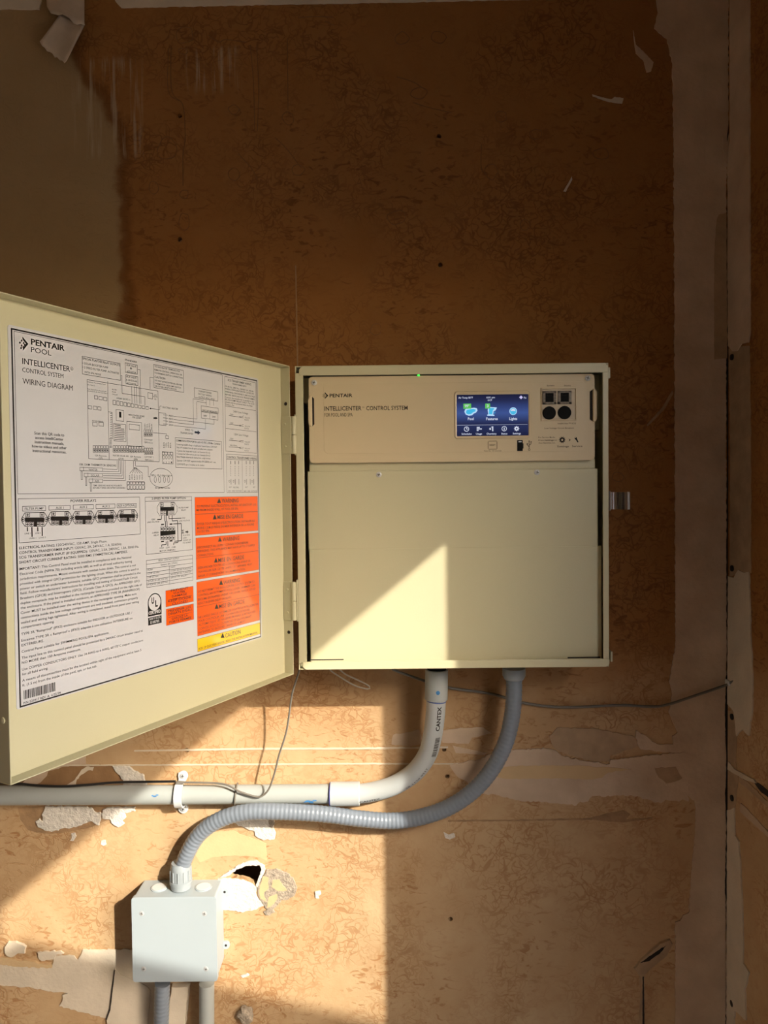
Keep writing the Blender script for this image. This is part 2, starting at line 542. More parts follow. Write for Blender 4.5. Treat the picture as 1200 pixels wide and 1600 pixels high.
patch('joint_tape', [(690, 1142), (720, 1137), (755, 1136), (768, 1146), (737, 1152), (732, 1162), (691, 1160)], .0016, M_mud, .001)
patch('joint_tape', [(614, 1148), (636, 1144), (655, 1140), (662, 1162), (640, 1166), (612, 1163)], .0012, M_mud, .001)
patch('joint_tape', [(707, 1165), (760, 1176), (758, 1179), (712, 1176)], .0016, M_mud, .0006)
# seam ridges
patch('seam_ridge', [(210, 1172), (395, 1168.5), (560, 1168), (700, 1166), (700, 1168.5), (560, 1170.5), (395, 1171), (210, 1174)], .0020, M_mud2, .0003)
patch('seam_ridge', [(80, 1194.5), (240, 1194), (400, 1193), (560, 1192), (720, 1192), (720, 1194), (560, 1194), (400, 1195), (240, 1196), (80, 1196.5)], .0018, M_mud2, .0003)
patch('seam_groove', [(700, 1281), (800, 1280.5), (920, 1278), (952, 1270), (975, 1266), (985, 1272), (978, 1280), (1020, 1277), (1019, 1279), (975, 1285), (958, 1284), (930, 1281), (800, 1283), (700, 1284)], .0004, M_tan, .0005, .004)
# lower left strip, layers and crumbs
c = crop(0, 1440, 5)
patch('joint_tape', c([(-120, 320), (60, 330), (200, 345), (410, 350), (440, 258), (580, 262), (612, 298), (640, 252), (652, 215), (1100, 212), (1240, 300), (1250, 820), (900, 800), (838, 775), (832, 750),
      (465, 655), (495, 590), (488, 572), (535, 555), (500, 545), (380, 540), (250, 508), (150, 505), (-120, 480)]), .0022, M_mud2, .0014, .0045)
patch('joint_tape', c([(905, 360), (940, 400), (1100, 470), (1155, 500), (1178, 530), (1172, 640), (1150, 860), (850, 860), (838, 760), (872, 640), (890, 480)]), .0034, M_mud2, .0005)
patch('torn_paper', c([(-60, 262), (60, 272), (140, 290), (250, 300), (330, 318), (412, 338), (410, 352), (290, 350), (150, 338), (40, 330), (-60, 325)]), .0045, M_yellowpaper, .0014, .004)
patch('torn_paper', c([(40, 190), (70, 150), (130, 148), (212, 185), (200, 245), (150, 240), (120, 262), (95, 275), (60, 262), (42, 235)]), .0042, M_mud2, .0008, taper=.001)
patch('torn_paper', c([(300, 232), (370, 226), (480, 222), (505, 245), (440, 252), (430, 290), (330, 298), (305, 270)]), .0030, M_mud2, .0014, .004)
patch('painted_crack', c([(897, 370), (905, 372), (882, 560), (868, 680), (840, 760), (832, 752), (858, 670), (872, 555)]), .0036, M_dark, .0002)
# white gypsum craters left of the conduit strap, the brown paper ring round them
c = crop(0, 1080, 5)
patch('torn_paper', c([(140, 905), (900, 890), (1000, 900), (980, 960), (830, 1010), (700, 1065), (540, 1100), (400, 1115), (290, 1105), (220, 1085), (160, 1000)]), .0006, M_tan, .0008)
patch('gypsum_patch', c([(355, 895), (640, 893), (720, 905), (740, 935), (800, 950), (795, 1000), (780, 1045), (745, 1035), (720, 1015), (680, 1030), (600, 1060), (490, 1072), (420, 1095), (350, 1085), (300, 1060), (282, 1010), (310, 990), (340, 1015), (330, 960)]), .0032, M_gyp, .0014, .004, taper=.001)
patch('gypsum_patch', c([(805, 920), (880, 900), (1060, 895), (1058, 935), (980, 950), (985, 985), (960, 1010), (975, 1030), (930, 1062), (890, 1040), (865, 1000), (800, 990)]), .0036, M_gyp, .0016, .004, taper=.001)
patch('gypsum_patch', c([(560, 1110), (590, 1105), (600, 1130), (575, 1168), (550, 1165), (565, 1140)]), .0022, M_gyp, .0008, .003)
patch('torn_paper', c([(-40, 700), (300, 640), (520, 585), (760, 575), (900, 580), (1000, 640), (960, 700), (720, 745), (500, 760), (250, 760), (-40, 740)]), .0008, M_brownpaper, .0012)
patch('torn_paper', c([(200, 690), (330, 620), (390, 600), (400, 560), (520, 520), (570, 500), (620, 490), (670, 500), (675, 565), (560, 575), (480, 590), (380, 625), (340, 690), (270, 740), (150, 730)]), .0012, M_mud, .0016)
patch('gypsum_patch', c([(525, 730), (590, 690), (640, 610), (680, 585), (735, 590), (725, 620), (690, 615), (640, 650), (600, 690), (595, 735)]), .0018, M_mud2, .0012, .004)
patch('gypsum_patch', c([(880, 582), (940, 575), (1010, 582), (1060, 620), (1130, 655), (1150, 740), (960, 740), (965, 690), (905, 625)]), .0034, M_gyp, .0014, .004, taper=.001)
patch('screw_patch', c([(795, 1165), (825, 1160), (832, 1195), (812, 1205), (792, 1195)]), .0016, M_gyp, .0006, .003)
# around the hole
c = crop(180, 1320, 4)
patch('torn_paper', c([(490, -60), (600, -80), (740, -90), (800, -60), (945, -10), (948, 100), (900, 75), (750, 65), (610, 75), (530, 110), (500, 60)]), .0006, M_yellowpaper, .0006)
patch('gypsum_patch', c([(612, 242), (645, 212), (700, 206), (742, 209), (800, 217), (858, 243), (882, 262), (880, 300), (895, 335), (915, 352), (930, 378), (868, 405), (800, 420), (740, 412), (690, 408), (650, 398), (640, 330)]), .0030, M_gyp, .0014, .004, taper=.001)
patch('gypsum_patch', c([(640, 208), (700, 170), (780, 118), (830, 98), (880, 93), (935, 128), (940, 150), (918, 200), (890, 262), (880, 250), (903, 190), (916, 150), (904, 124), (830, 126), (758, 151), (712, 188)]), .0028, M_gyp, .0010, .003)
patch('setting_mud', c([(945, 150), (1010, 146), (1080, 175), (1120, 215), (1137, 270), (1120, 320), (1070, 345), (1042, 342), (1020, 375), (990, 400), (1002, 420), (970, 440), (940, 435), (928, 415), (952, 400), (930, 375), (905, 342), (890, 300), (885, 262), (920, 195)]), .0026, M_grey, .0012, .004, taper=.0008)
patch('torn_paper', c([(925, 190), (960, 200), (958, 270), (930, 300), (945, 350), (910, 330), (900, 280)]), .0031, M_yellowpaper, .0009, .004)
patch('torn_paper', c([(985, 215), (1030, 210), (1050, 250), (1075, 280), (1020, 285), (980, 260)]), .0031, M_yellowpaper, .0009, .004)
patch('torn_paper', c([(960, 320), (1010, 300), (1015, 335), (975, 380), (950, 390), (955, 350)]), .0031, M_yellowpaper, .0009, .004)
c = crop(180, 1180, 3.53)
patch('gypsum_patch', c([(640, 362), (700, 345), (800, 340), (880, 335), (875, 380), (885, 425), (880, 462), (815, 468), (790, 455), (768, 440), (770, 420), (715, 400), (680, 388)]), .0028, M_gyp, .0014, .004, taper=.001)
patch('torn_paper', c([(845, 335), (870, 335), (880, 375), (868, 400), (850, 390)]), .0036, M_grey, .0010, .003)
# dried drip ridges and rings on the brown paper
M_drip = mat('dried_glue', (.20, .085, .020), .6, var=.15)
def drip(pts, r=.0009, closed=False):
    q = [P(x, y, .0002) for x, y in pts]
    MB().tube(spline(q + ([q[0]] if closed else []), .003), r, 6, cap=not closed).build('dried_drip', M_drip, wall)
for line in ([(267, 75), (267, 130), (272, 150), (286, 165), (289, 215), (286, 240), (286, 290)], [(263, 76), (263, 142), (280, 158)], [(391, 70), (396, 130), (398, 205)], [(401, 70), (404, 140), (402, 205)], [(449, 60), (450, 172)],
             [(325, 55), (342, 66), (352, 62), (385, 66)], [(466, 28), (490, 26), (520, 27)], [(508, 33), (522, 40)], [(645, 160), (670, 168), (705, 176)], [(620, 120), (645, 128), (665, 140)], [(752, 225), (752, 262), (760, 272)],
             [(372, 240), (392, 262), (402, 280)], [(430, 215), (450, 235), (470, 262)]):
    drip(line, .0007)
for i_, (x, y, rx, ry) in enumerate(((262, 232, 16, 17), (240, 293, 8, 10), (365, 171, 8, 7), (450, 185, 9, 10), (366, 272, 9, 9), (288, 346, 8, 14), (288, 303, 7, 7), (288, 54, 15, 13), (286, 80, 7, 5), (466, 265, 10, 8), (628, 60, 11, 10), (685, 58, 14, 9), (783, 182, 9, 9), (837, 210, 10, 8), (768, 268, 10, 12), (655, 145, 13, 9), (620, 340, 15, 11), (820, 352, 8, 8), (965, 745, 9, 8), (588, 515, 9, 10), (940, 240, 12, 9))):
    rnd = random.Random(i_ + 60)
    drip([(x + rx * math.cos(w) * rnd.uniform(.8, 1.15), y + ry * math.sin(w) * rnd.uniform(.8, 1.15)) for w in [2 * math.pi * k_ / 9 for k_ in range(9)]], .0006, True)
# chips and flakes
patch('gypsum_chip', [(693, 1300), (701, 1304), (709, 1301), (711, 1307), (703, 1311), (696, 1309)], .0026, M_gyp, .0008, .003)
patch('gypsum_chip', [(492, 1392), (500, 1391), (502, 1396), (497, 1399), (499, 1403), (493, 1402)], .0024, M_gyp, .0006, .003)
patch('gypsum_chip', [(376, 1524), (387, 1520), (390, 1523), (380, 1527)], .0018, M_gyp, .0004, .003)
patch('gypsum_chip', [(925, 148), (940, 153), (955, 156), (960, 152), (974, 154), (972, 162), (958, 161), (943, 157), (926, 151)], .0016, M_mud2, .0005, .003)
patch('gypsum_chip', [(989, 48), (993, 70), (1004, 80), (1021, 98), (1017, 112), (1010, 114), (1005, 95), (993, 84), (991, 70)], .0014, M_mud, .0006, .003)
patch('gypsum_chip', [(893, 276), (894, 281), (884, 300), (880, 299), (888, 286)], .0012, M_mud2, .0003, .003)
patch('gypsum_chip', [(1050, 610), (1052, 614), (1038, 640), (1012, 666), (1010, 664), (1035, 636)], .0012, M_tan, .0004, .004)
patch('seam_ridge', [(461, 415), (463, 415), (466, 572), (464, 572)], .0010, M_tan, .0002)
# split tape bubble low on the right
patch('torn_paper', [(990, 1512), (1000, 1498), (1030, 1472), (1046, 1466), (1051, 1474), (1042, 1492), (1018, 1512), (1007, 1522), (1008, 1560), (1006, 1640), (997, 1640), (1000, 1560), (999, 1525)], .0035, M_tan2, .0006, taper=.0014)
patch('painted_crack', [(999, 1503), (1020, 1488), (1040, 1475), (1030, 1488), (1012, 1500)], .0037, M_dark, .0006, .003)
patch('painted_crack', [(1003, 1524), (1005, 1524), (1006, 1600), (1004, 1640), (1002, 1640), (1003, 1580)], .0037, M_dark, .0003, .004)
# dark strip along the corner, the gap's shade put into its colour
patch('painted_crack', [(1138, -190), (1141, -190), (1141, 190), (1138, 215), (1139, 260), (1137, 560), (1139, 720), (1137, 860), (1138, 1040), (1137, 1100), (1139, 1180), (1137, 1240), (1138, 1290), (1136, 1360), (1138, 1460), (1137, 1640),
      (1133, 1640), (1135, 1460), (1132, 1385), (1134, 1290), (1132, 1240), (1135, 1180), (1132, 1135), (1135, 1040), (1134, 860), (1136, 720), (1134, 560), (1136, 260), (1135, 215), (1138, 190)], .0022, M_dark, .0006, .006)

# right wall
def rpatch(name, pts, thick, m, amp=.0012, stp=.008, base=-.0002):
    return patch(name, pts, thick, m, amp, stp, wall_right, base, RW)
rpatch('joint_tape', [(1141, -190), (1172.5, -190), (1173, 200), (1173.5, 520), (1171, 535), (1160, 537), (1154, 548), (1146, 549), (1139, 540), (1138, 256), (1142, 220)], .0022, M_mud)
rpatch('torn_paper', [(1139, 545), (1172, 540), (1174, 700), (1174, 895), (1140, 900), (1141, 720)], .0006, M_tan2)
rpatch('joint_tape', [(1139, 900), (1148, 903), (1155, 890), (1165, 895), (1172, 893), (1175, 1000), (1178, 1060), (1177, 1110), (1172, 1150), (1162, 1140), (1152, 1150), (1148, 1112), (1138, 1100)], .0022, M_mud2)
rpatch('torn_paper', [(1138, 1110), (1148, 1112), (1152, 1150), (1150, 1190), (1154, 1215), (1149, 1262), (1138, 1268)], .0008, M_tan2)
rpatch('joint_tape', [(1138, 1266), (1149, 1262), (1150, 1305), (1156, 1315), (1159, 1360), (1162, 1420), (1163, 1505), (1172, 1520), (1166, 1545), (1167, 1594), (1150, 1580), (1146, 1640), (1137, 1640), (1137, 1500)], .0024, M_mud2)
rpatch('joint_tape', [(1140, 1190), (1150, 1202), (1180, 1218), (1184, 1224), (1170, 1220), (1148, 1208), (1139, 1202)], .0030, M_mud2, .0006)
rpatch('painted_crack', [(1178, 1221), (1186, 1224), (1206, 1240), (1206, 1249), (1190, 1238)], .0010, M_dark, .0006)
rpatch('joint_tape', [(1156, 1212), (1172, 1224), (1210, 1262), (1210, 1270), (1168, 1232), (1156, 1222)], .0012, M_tan2, .001)
rpatch('joint_tape', [(1158, 1255), (1172, 1268), (1206, 1305), (1206, 1312), (1170, 1280), (1157, 1268)], .0012, M_mud, .001)
for x, y in ((1145, 558), (1145, 888), (1145, 1120), (1145, 1247), (1145, 1568)):
    cx, cy = RW.hit(x, y)
    MB(RW).prism(disc(cx, cy, .0055, 12), 0, .0028).build('screw_hole_disc', M_dark, wall_right)  # solid disc, coloured with the darkness of a screw hole

# curled strip of tape paper peeling off at the upper left
def sheet(mb, rows):
    n = len(rows[0])
    vs = [p for r in rows for p in r]
    mb.raw(vs, [(i * n + k, i * n + k + 1, (i + 1) * n + k + 1, (i + 1) * n + k) for i in range(len(rows) - 1) for k in range(n - 1)])
def curl(name, quad, d0, d1, bow, seed):
    """quad of pixels TL TR BR BL, hanging out from d0 at its top to d1 at its foot"""
    rnd = random.Random(seed)
    rows, nu, nv = [], 10, 10
    for j in range(nv + 1):
        v = j / nv; row = []
        for i in range(nu + 1):
            u = i / nu
            x = (quad[0][0] * (1 - u) + quad[1][0] * u) * (1 - v) + (quad[3][0] * (1 - u) + quad[2][0] * u) * v
            y = (quad[0][1] * (1 - u) + quad[1][1] * u) * (1 - v) + (quad[3][1] * (1 - u) + quad[2][1] * u) * v
            if j == nv: y += rnd.uniform(-4, 4)
            d = d0 + (d1 - d0) * v + bow * math.sin(math.pi * u) + rnd.uniform(-.0004, .0004)
            row.append(P(x, y, d))
        rows.append(row)
    mb = MB(); sheet(mb, rows)
    o = mb.build(name, M_paperroll, wall)
    s = o.modifiers.new('thickness', 'SOLIDIFY'); s.thickness = .0008
    return o
curl('torn_tape_flap', [(70, -30), (132, -30), (132, 40), (74, 16)], .004, .022, .006, 5)
curl('torn_tape_flap', [(94, 22), (133, 38), (101, 102), (62, 66)], .020, .030, -.006, 6)

# ------------------------------------------------------------------ lettering
def glyphs(txt, bold=0.0):
    cu = bpy.data.curves.new('t', 'FONT')
    cu.body = txt; cu.resolution_u = 2; cu.offset = bold
    o = bpy.data.objects.new('t', cu)
    me = bpy.data.meshes.new_from_object(o)
    vs = [(v.co.x, v.co.y) for v in me.vertices]
    fs = [tuple(p.vertices) for p in me.polygons]
    bpy.data.objects.remove(o); bpy.data.curves.remove(cu); bpy.data.meshes.remove(me)
    return vs, fs
CAPH = max(y for x, y in glyphs('H')[0])

class Print(MB):
    """flat printing on a plane, addressed by the photograph's pixels"""
    def __init__(s, frame, z):
        MB.__init__(s, frame); s.z = z
    def L(s, p): return s.fr.hit(p[0], p[1], s.z)
    def flush(s, name, m, parent, kind=None, label=None):
        if s.v: s.build(name, m, parent, smooth=False, kind=kind, label=label)
        s.v, s.f = [], []
    def text(s, txt, p, x1, cap, bold=0.0, ref=None, vert=False):
        """baseline starts at pixel p and ends at pixel column x1; cap is the capital height in pixels; ref gives the baseline's own pixel"""
        vs, fs = glyphs(txt, bold)
        if not vs: return
        lo, hi = min(v[0] for v in vs), max(v[0] for v in vs)
        x, y = s.L(p)
        if ref: y = s.L(ref)[1]
        xe = s.L((x1, p[1]))[0]
        k = (xe - x) / (hi - lo)
        ky = cap * s.fr.dist(p[0], p[1], s.z) / F / CAPH
        s.add([(x + (a - lo) * k, y + b * ky, s.z) for a, b in vs], fs)
    def vtext(s, txt, p, y1, capx, bold=0.0):
        """text running upwards from pixel p to pixel row y1"""
        vs, fs = glyphs(txt, bold)
        lo, hi = min(v[0] for v in vs), max(v[0] for v in vs)
        x, y = s.L(p); ye = s.L((p[0], y1))[1]
        xw = s.L((p[0] + 1, p[1]))[0] - x
        k = (ye - y) / (hi - lo)
        s.add([(x - b * capx * xw / CAPH, y + (a - lo) * k, s.z) for a, b in vs], fs)
    def rect(s, tl, br, dz=0.0):
        a, b = s.L(tl), s.L(br)
        s.add([(a[0], b[1], s.z + dz), (b[0], b[1], s.z + dz), (b[0], a[1], s.z + dz), (a[0], a[1], s.z + dz)], [(0, 1, 2, 3)])
    def quad(s, tl, tr, br, bl):
        p = s.box4(tl, tr, br, bl)
        s.add([(p[0], p[2], s.z), (p[1], p[2], s.z), (p[1], p[3], s.z), (p[0], p[3], s.z)], [(0, 1, 2, 3)])
    def box4(s, tl, tr, br, bl):
        a, b, c_, d = s.L(tl), s.L(tr), s.L(br), s.L(bl)
        return (a[0] + d[0]) / 2, (b[0] + c_[0]) / 2, (c_[1] + d[1]) / 2, (a[1] + b[1]) / 2
    def frame4(s, tl, tr, br, bl, w):
        x0, x1, y0, y1 = s.box4(tl, tr, br, bl)
        for q in ((x0, x1, y0, y0 + w), (x0, x1, y1 - w, y1), (x0, x0 + w, y0, y1), (x1 - w, x1, y0, y1)):
            s.add([(q[0], q[2], s.z), (q[1], q[2], s.z), (q[1], q[3], s.z), (q[0], q[3], s.z)], [(0, 1, 2, 3)])
    def line(s, p, q, w):
        a, b = s.L(p), s.L(q)
        if abs(a[0] - b[0]) * 3.5 < abs(a[1] - b[1]): m_ = (a[0] + b[0]) / 2; a, b = (m_, a[1]), (m_, b[1])
        elif abs(a[1] - b[1]) * 3.5 < abs(a[0] - b[0]): m_ = (a[1] + b[1]) / 2; a, b = (a[0], m_), (b[0], m_)
        dx, dy = b[0] - a[0], b[1] - a[1]; n = math.hypot(dx, dy) or 1
        ox, oy = -dy / n * w / 2, dx / n * w / 2
        s.add([(a[0] - ox, a[1] - oy, s.z), (b[0] - ox, b[1] - oy, s.z), (b[0] + ox, b[1] + oy, s.z), (a[0] + ox, a[1] + oy, s.z)], [(0, 1, 2, 3)])
    def path(s, pts, w):
        for a, b in zip(pts, pts[1:]): s.line(a, b, w)
    def poly(s, pts, dz=0.0):
        s.flat([s.L(p) for p in pts], s.z + dz)
    def ring(s, p, r, w, seg=20, ry=None):
        cx, cy = s.L(p); ry = ry or r
        o = disc(cx, cy, r, seg, ry); i = disc(cx, cy, r - w, seg, ry - w)
        n = len(o)
        s.add([(x, y, s.z) for x, y in o + i], [(k, (k + 1) % n, (k + 1) % n + n, k + n) for k in range(n)])
    def dot(s, p, r, seg=16, ry=None, dz=0.0):
        cx, cy = s.L(p)
        s.flat(disc(cx, cy, r, seg, ry), s.z + dz)

def screw(p, r, nrm, name, parent, m, h=.0022, slot=True):
    mb = MB().lathe(p, nrm, [(-.002, r * .9), (0, r), (h * .55, r), (h, r * .62)], 18)
    o = mb.build(name, m, parent)
    if slot:
        n = Vector(nrm).normalized(); a = n.orthogonal().normalized(); b = n.cross(a)
        t1 = (a + b * .6).normalized(); r_s = r * .6; t2 = n.cross(t1)
        for t, w in ((t1, t2), (t2, t1)):
            q = Vector(p) + n * h * .9
            k = MB().raw([q - t * r * .55 - w * r * .09, q + t * r * .55 - w * r * .09, q + t * r * .55 + w * r * .09, q - t * r * .55 + w * r * .09,
                          q - t * r * .55 - w * r * .09 + n * h * .14, q + t * r * .55 - w * r * .09 + n * h * .14, q + t * r * .55 + w * r * .09 + n * h * .14, q - t * r * .55 + w * r * .09 + n * h * .14],
                         [(4, 5, 6, 7), (0, 1, 5, 4), (1, 2, 6, 5), (2, 3, 7, 6), (3, 0, 4, 7)])
            if parent and parent.parent and parent.parent.parent: break
            k.build('screw_slot', M_dark, o if not (parent and parent.parent) else parent)
    return o

# ------------------------------------------------------------------ the control enclosure
E0 = P(711, 1044, 0.0)
enc = thing('control_enclosure', (.1135, 0, 1.314), 'open cream metal pool control enclosure with touchscreen and swung-out labelled door', 'control panel')
DF = .135
xl, xr = W(464, 806, DF)[0], W(951, 806, DF)[0]
zt, zb = W(711, 569.5, DF)[1], W(711, 1044, DF)[1]
t = .0016
mb = MB()
mb.box(xl, xr, zb, zt, .001, .001 + t)
mb.box(xl, xl + t, zb, zt, .001, DF); mb.box(xr - t, xr, zb, zt, .001, DF)
mb.box(xl + t, xr - t, zt - t, zt, .001, DF - .0005); mb.box(xl + t, xr - t, zb, zb + t, .001, DF - .0005)
mb.build('body', M_paint, enc, smooth=False)
def flange(a, b, z0=DF - t, z1=DF, ch=None):
    x0, y1 = W(*a, DF); x1, y0 = W(*b, DF)
    return x0, x1, y0, y1
fl = lambda name, poly, z1: MB().prism(poly, DF - t, z1).build(name, M_paint, enc, bevel=.0008)
x0, x1, y0, y1 = flange((467, 570.5), (950, 585)); y0 = W(711, 584.5, DF)[1]; y1 = zt
k = .0055
fl('front_flange', [(x0, y0), (x1, y0), (x1, y1 - k), (x1 - k, y1), (x0 + k, y1), (x0, y1 - k)], DF + .002)
y0, y1 = zb, W(711, 1031.5, DF)[1]
x0, x1 = W(473, 1038, DF)[0], W(952, 1038, DF)[0]
fl('front_flange', [(x0, y1), (x1, y1), (x1, y0 + k * .8), (x1 - k, y0), (x0 + k, y0), (x0, y0 + k * .8)], DF + .002)
fl('front_flange', [(xl, W(470, 1036, DF)[1]), (W(476.5, 806, DF)[0], W(470, 1036, DF)[1]), (W(476.5, 806, DF)[0], W(470, 583, DF)[1]), (xl, W(470, 583, DF)[1])], DF + .0012)
fl('front_flange', [(W(942, 806, DF)[0], W(950, 1034, DF)[1]), (xr, W(950, 1034, DF)[1]), (xr, W(950, 574, DF)[1]), (W(942, 806, DF)[0], W(950, 574, DF)[1])], DF + .0012)
for a, b in (((461, 583), (464.5, 600)), ((950, 574), (953.5, 591)), ((466.5, 1021), (469, 1037)), ((954, 1018), (957, 1034))):
    x0, y1 = W(*a, DF); x1, y0 = W(*b, DF)
    MB().box(x0, x1, y0, y1, DF - .02, DF + .0008).build('corner_tab', M_paint, enc, bevel=.0006)
# brackets glimpsed beside the module
for a, b in (((474, 591), (486, 629)), ((926, 585), (943, 672))):
    x0, y1 = W(*a, .09); x1, y0 = W(*b, .09)
    MB().box(x0, x1, y0, y1, .02, .09).build('mounting_bracket', M_paint, enc, bevel=.001)

# dead front: ledge, upper and lower cover plates
ZP = .121
def plate(name, a, b, z0, z1, m=M_paint, bevel=.0012, parent=enc):
    x0, y1 = W(*a, z1); x1, y0 = W(*b, z1)
    return MB().box(x0, x1, y0, y1, z0, z1).build(name, m, parent, bevel=bevel)
plate('ledge', (483, 721), (930, 736), .06, ZP - .003)
up = plate('cover_plate', (480.5, 736.5), (934.5, 856.5), ZP - .0018, ZP)
lo = plate('cover_plate', (483, 857.6), (940.5, 1030.5), ZP - .0018, ZP + .0004)
for x, y in ((592, 741.5), (839, 738)):
    q = P(x, y, ZP)
    screw(q, .0046, (0, -1, 0), 'screw', up, M_steel)
for a, b in (((484.5, 1030.2), (537, 1031.3)), ((887, 1026.6), (938, 1028.2))):
    plate('rain_slot', a, b, ZP - .001, ZP + .0007, M_dark, 0)

# control module
ZB = .128
mod_x0, mod_y1 = W(482, 588.5, ZB); mod_x1, mod_y0 = W(929.5, 719, ZB)
mod = MB().prism(rrect(mod_x0, mod_x1, mod_y0, mod_y1, .007), .06, ZB).build('control_module', M_bezel, enc, bevel=.0025, bseg=3)
MF = Frame((0, 0, 0), (1, 0, 0), (0, 0, 1))
fx0, fy1 = W(505, 600, ZB); fx1, fy0 = W(916, 705, ZB)
MB().prism(rrect(fx0, fx1, fy0, fy1, .008), ZB - .001, ZB + .0005).build('front_film', M_film, mod, bevel=.0003)
ZF = ZB + .0005
for x, y, m in ((491, 598, M_steel), (918, 591, M_steel)):
    q = P(x, y, ZB)
    MB().lathe(q, (0, -1, 0), [(-.001, .0062), (.0006, .0062), (.0008, .005)], 20).build('screw_boss', M_bezel, mod)
    screw(q + Vector((0, -.0006, 0)), .0044, (0, -1, 0), 'screw', mod, m)
for xa, xb, xc, ya, yb in ((482, 488, 491, 619, 667), (932, 925.5, 921.5, 608, 659)):
    X0, X1 = W(xa, (ya + yb) / 2, ZB)[0], W(xb, (ya + yb) / 2, ZB)[0]
    Y1, Y0 = W(xa, ya, ZB)[1], W(xa, yb, ZB)[1]
    s_ = 1 if X1 > X0 else -1
    e_ = .005
    MB().prism([(X0, Y0 + e_), (X0, Y1 - e_), (X0 + s_ * e_ * .6, Y1), (X1, Y1), (X1, Y0), (X0 + s_ * e_ * .6, Y0)], ZB - .01, ZB + .005).build('grip_lip', M_bezel, mod, bevel=.0015)
    X2 = W(xc, (ya + yb) / 2, ZB)[0]
    e_ = .004
    MB().prism([(X1, Y0 + .001), (X1, Y1 - .001), (X2, Y1 - e_), (X2, Y0 + e_)], ZB - .001, ZB + .0008).build('grip_slot', M_dark, mod)
# green power light
q = P(654, 586, ZB)
M_led = mat('green_led', (.02, .25, .03), .3, emit=(.05, 1, .08), es=2.0)
MB().lathe(q, (0, -1, 0), [(-.002, .0022), (.0008, .0020), (.0018, .001)], 12).build('power_light', M_led, mod)

# display
fx0, fy1 = W(709, 611.5, ZF); fx1, fy0 = W(829, 685, ZF)
mb = MB()
ox = rrect(fx0, fx1, fy0, fy1, .005, 5)
sx0, sy1 = W(713.3, 617, ZF); sx1, sy0 = W(825.7, 680.5, ZF)
ix = rrect(sx0, sx1, sy0, sy1, .0015, 5)
n = len(ox)
mb.add([(x, y, ZF - .0005) for x, y in ox] + [(x * .97 + (fx0 + fx1) / 2 * .03, y * .97 + (fy0 + fy1) / 2 * .03, ZF + .0022) for x, y in ox] + [(x, y, ZF + .0016) for x, y in ix] + [(x, y, ZF - .0005) for x, y in ix],
       [(k_ + j * n, (k_ + 1) % n + j * n, (k_ + 1) % n + (j + 1) * n, k_ + (j + 1) * n) for j in range(3) for k_ in range(n)])
mb.build('display_bezel', M_bezel, mod)
def screen_material():
    m, nt, b = new_mat('lit_screen')
    N, L = nt.nodes, nt.links
    g = N.new('ShaderNodeNewGeometry'); s = N.new('ShaderNodeSeparateXYZ'); L.new(g.outputs['Position'], s.inputs[0])
    mr = N.new('ShaderNodeMapRange'); mr.inputs[1].default_value = sy0; mr.inputs[2].default_value = sy1
    L.new(s.outputs[2], mr.inputs[0])
    r = N.new('ShaderNodeValToRGB'); e = r.color_ramp.elements
    e[0].position, e[0].color = 0, (.010, .013, .045, 1)
    e[1].position, e[1].color = 1, (.008, .010, .035, 1)
    for p_, c_ in ((.25, (.018, .028, .095)), (.30, (.016, .022, .075)), (.55, (.045, .085, .27)), (.64, (.035, .065, .22)), (.85, (.016, .022, .075))):
        q_ = e.new(p_); q_.color = (*c_, 1)
    L.new(mr.outputs[0], r.inputs[0])
    b.inputs['Base Color'].default_value = (.005, .005, .008, 1)
    b.inputs['Roughness'].default_value = .06
    L.new(r.outputs[0], b.inputs['Emission Color'])
    b.inputs['Emission Strength'].default_value = 1.0
    return m
scr = MB().flat(rrect(sx0, sx1, sy0, sy1, .0012), ZF + .0004).build('display_screen', screen_material(), mod, smooth=False)
def emis(name, c_, k_=1.0):
    return mat(name, (.01, .01, .012), .3, var=.01, emit=c_, es=k_)
M_ui = emis('screen_white', (.62, .66, .80)); M_uig = emis('screen_green', (.10, .50, .09)); M_uib = emis('screen_cyan', (.04, .45, .75)); M_uil = emis('screen_pale_blue', (.45, .68, .92)); M_uid = emis('screen_deep_blue', (.02, .18, .45)); M_uip = emis('screen_lilac', (.55, .5, .8))
c = crop(705, 605, 9.231)
C1 = lambda x, y: (705 + x / 9.231, 605 + y / 9.231)
pw, pg, pb, pl, pd, pp = (Print(MF, ZF + .0006 + .00008 * i) for i in range(6))
pg.z, pl.z, pb.z, pd.z, pw.z = ZF + .0006, ZF + .0005, ZF + .00055, ZF + .0006, ZF + .0007
def ctext(p_, txt, x0, x1, y, cap, b=.012):
    q_ = Print(MF, p_.z); q_.text(txt, C1(x0, y), C1(x1, y)[0], cap / 9.231, b); q_.flush('screen_lettering', M_ui, mod)
ctext(pw, 'Air Temp 83°F', 103, 312, 165, 25); ctext(pw, '6:01 pm', 508, 630, 160, 24); ctext(pw, 'GCP', 525, 590, 198, 22)
ctext(pw, 'Pool', 240, 325, 474, 36, .02); ctext(pw, 'Features', 505, 672, 474, 36, .02); ctext(pw, 'Lights', 838, 952, 472, 36, .02)
for tx, a, b_, y in (('Schedules', 150, 296, 686), ('Usage', 357, 445, 684), ('Chemistry', 510, 655, 684), ('Status', 722, 810, 682), ('Settings', 888, 1005, 680)):
    ctext(pw, tx, a, b_, y, 24, .015)
mm = .0001
pl.poly(c([(190, 355), (200, 320), (230, 302), (280, 303), (330, 295), (370, 305), (380, 335), (360, 365), (330, 378), (300, 405), (255, 412), (210, 395)]))
pl.flush('pool_icon', M_uil, mod)
pb.poly(c([(212, 355), (225, 330), (270, 318), (325, 312), (355, 325), (345, 350), (315, 362), (285, 388), (245, 392), (218, 378)]))
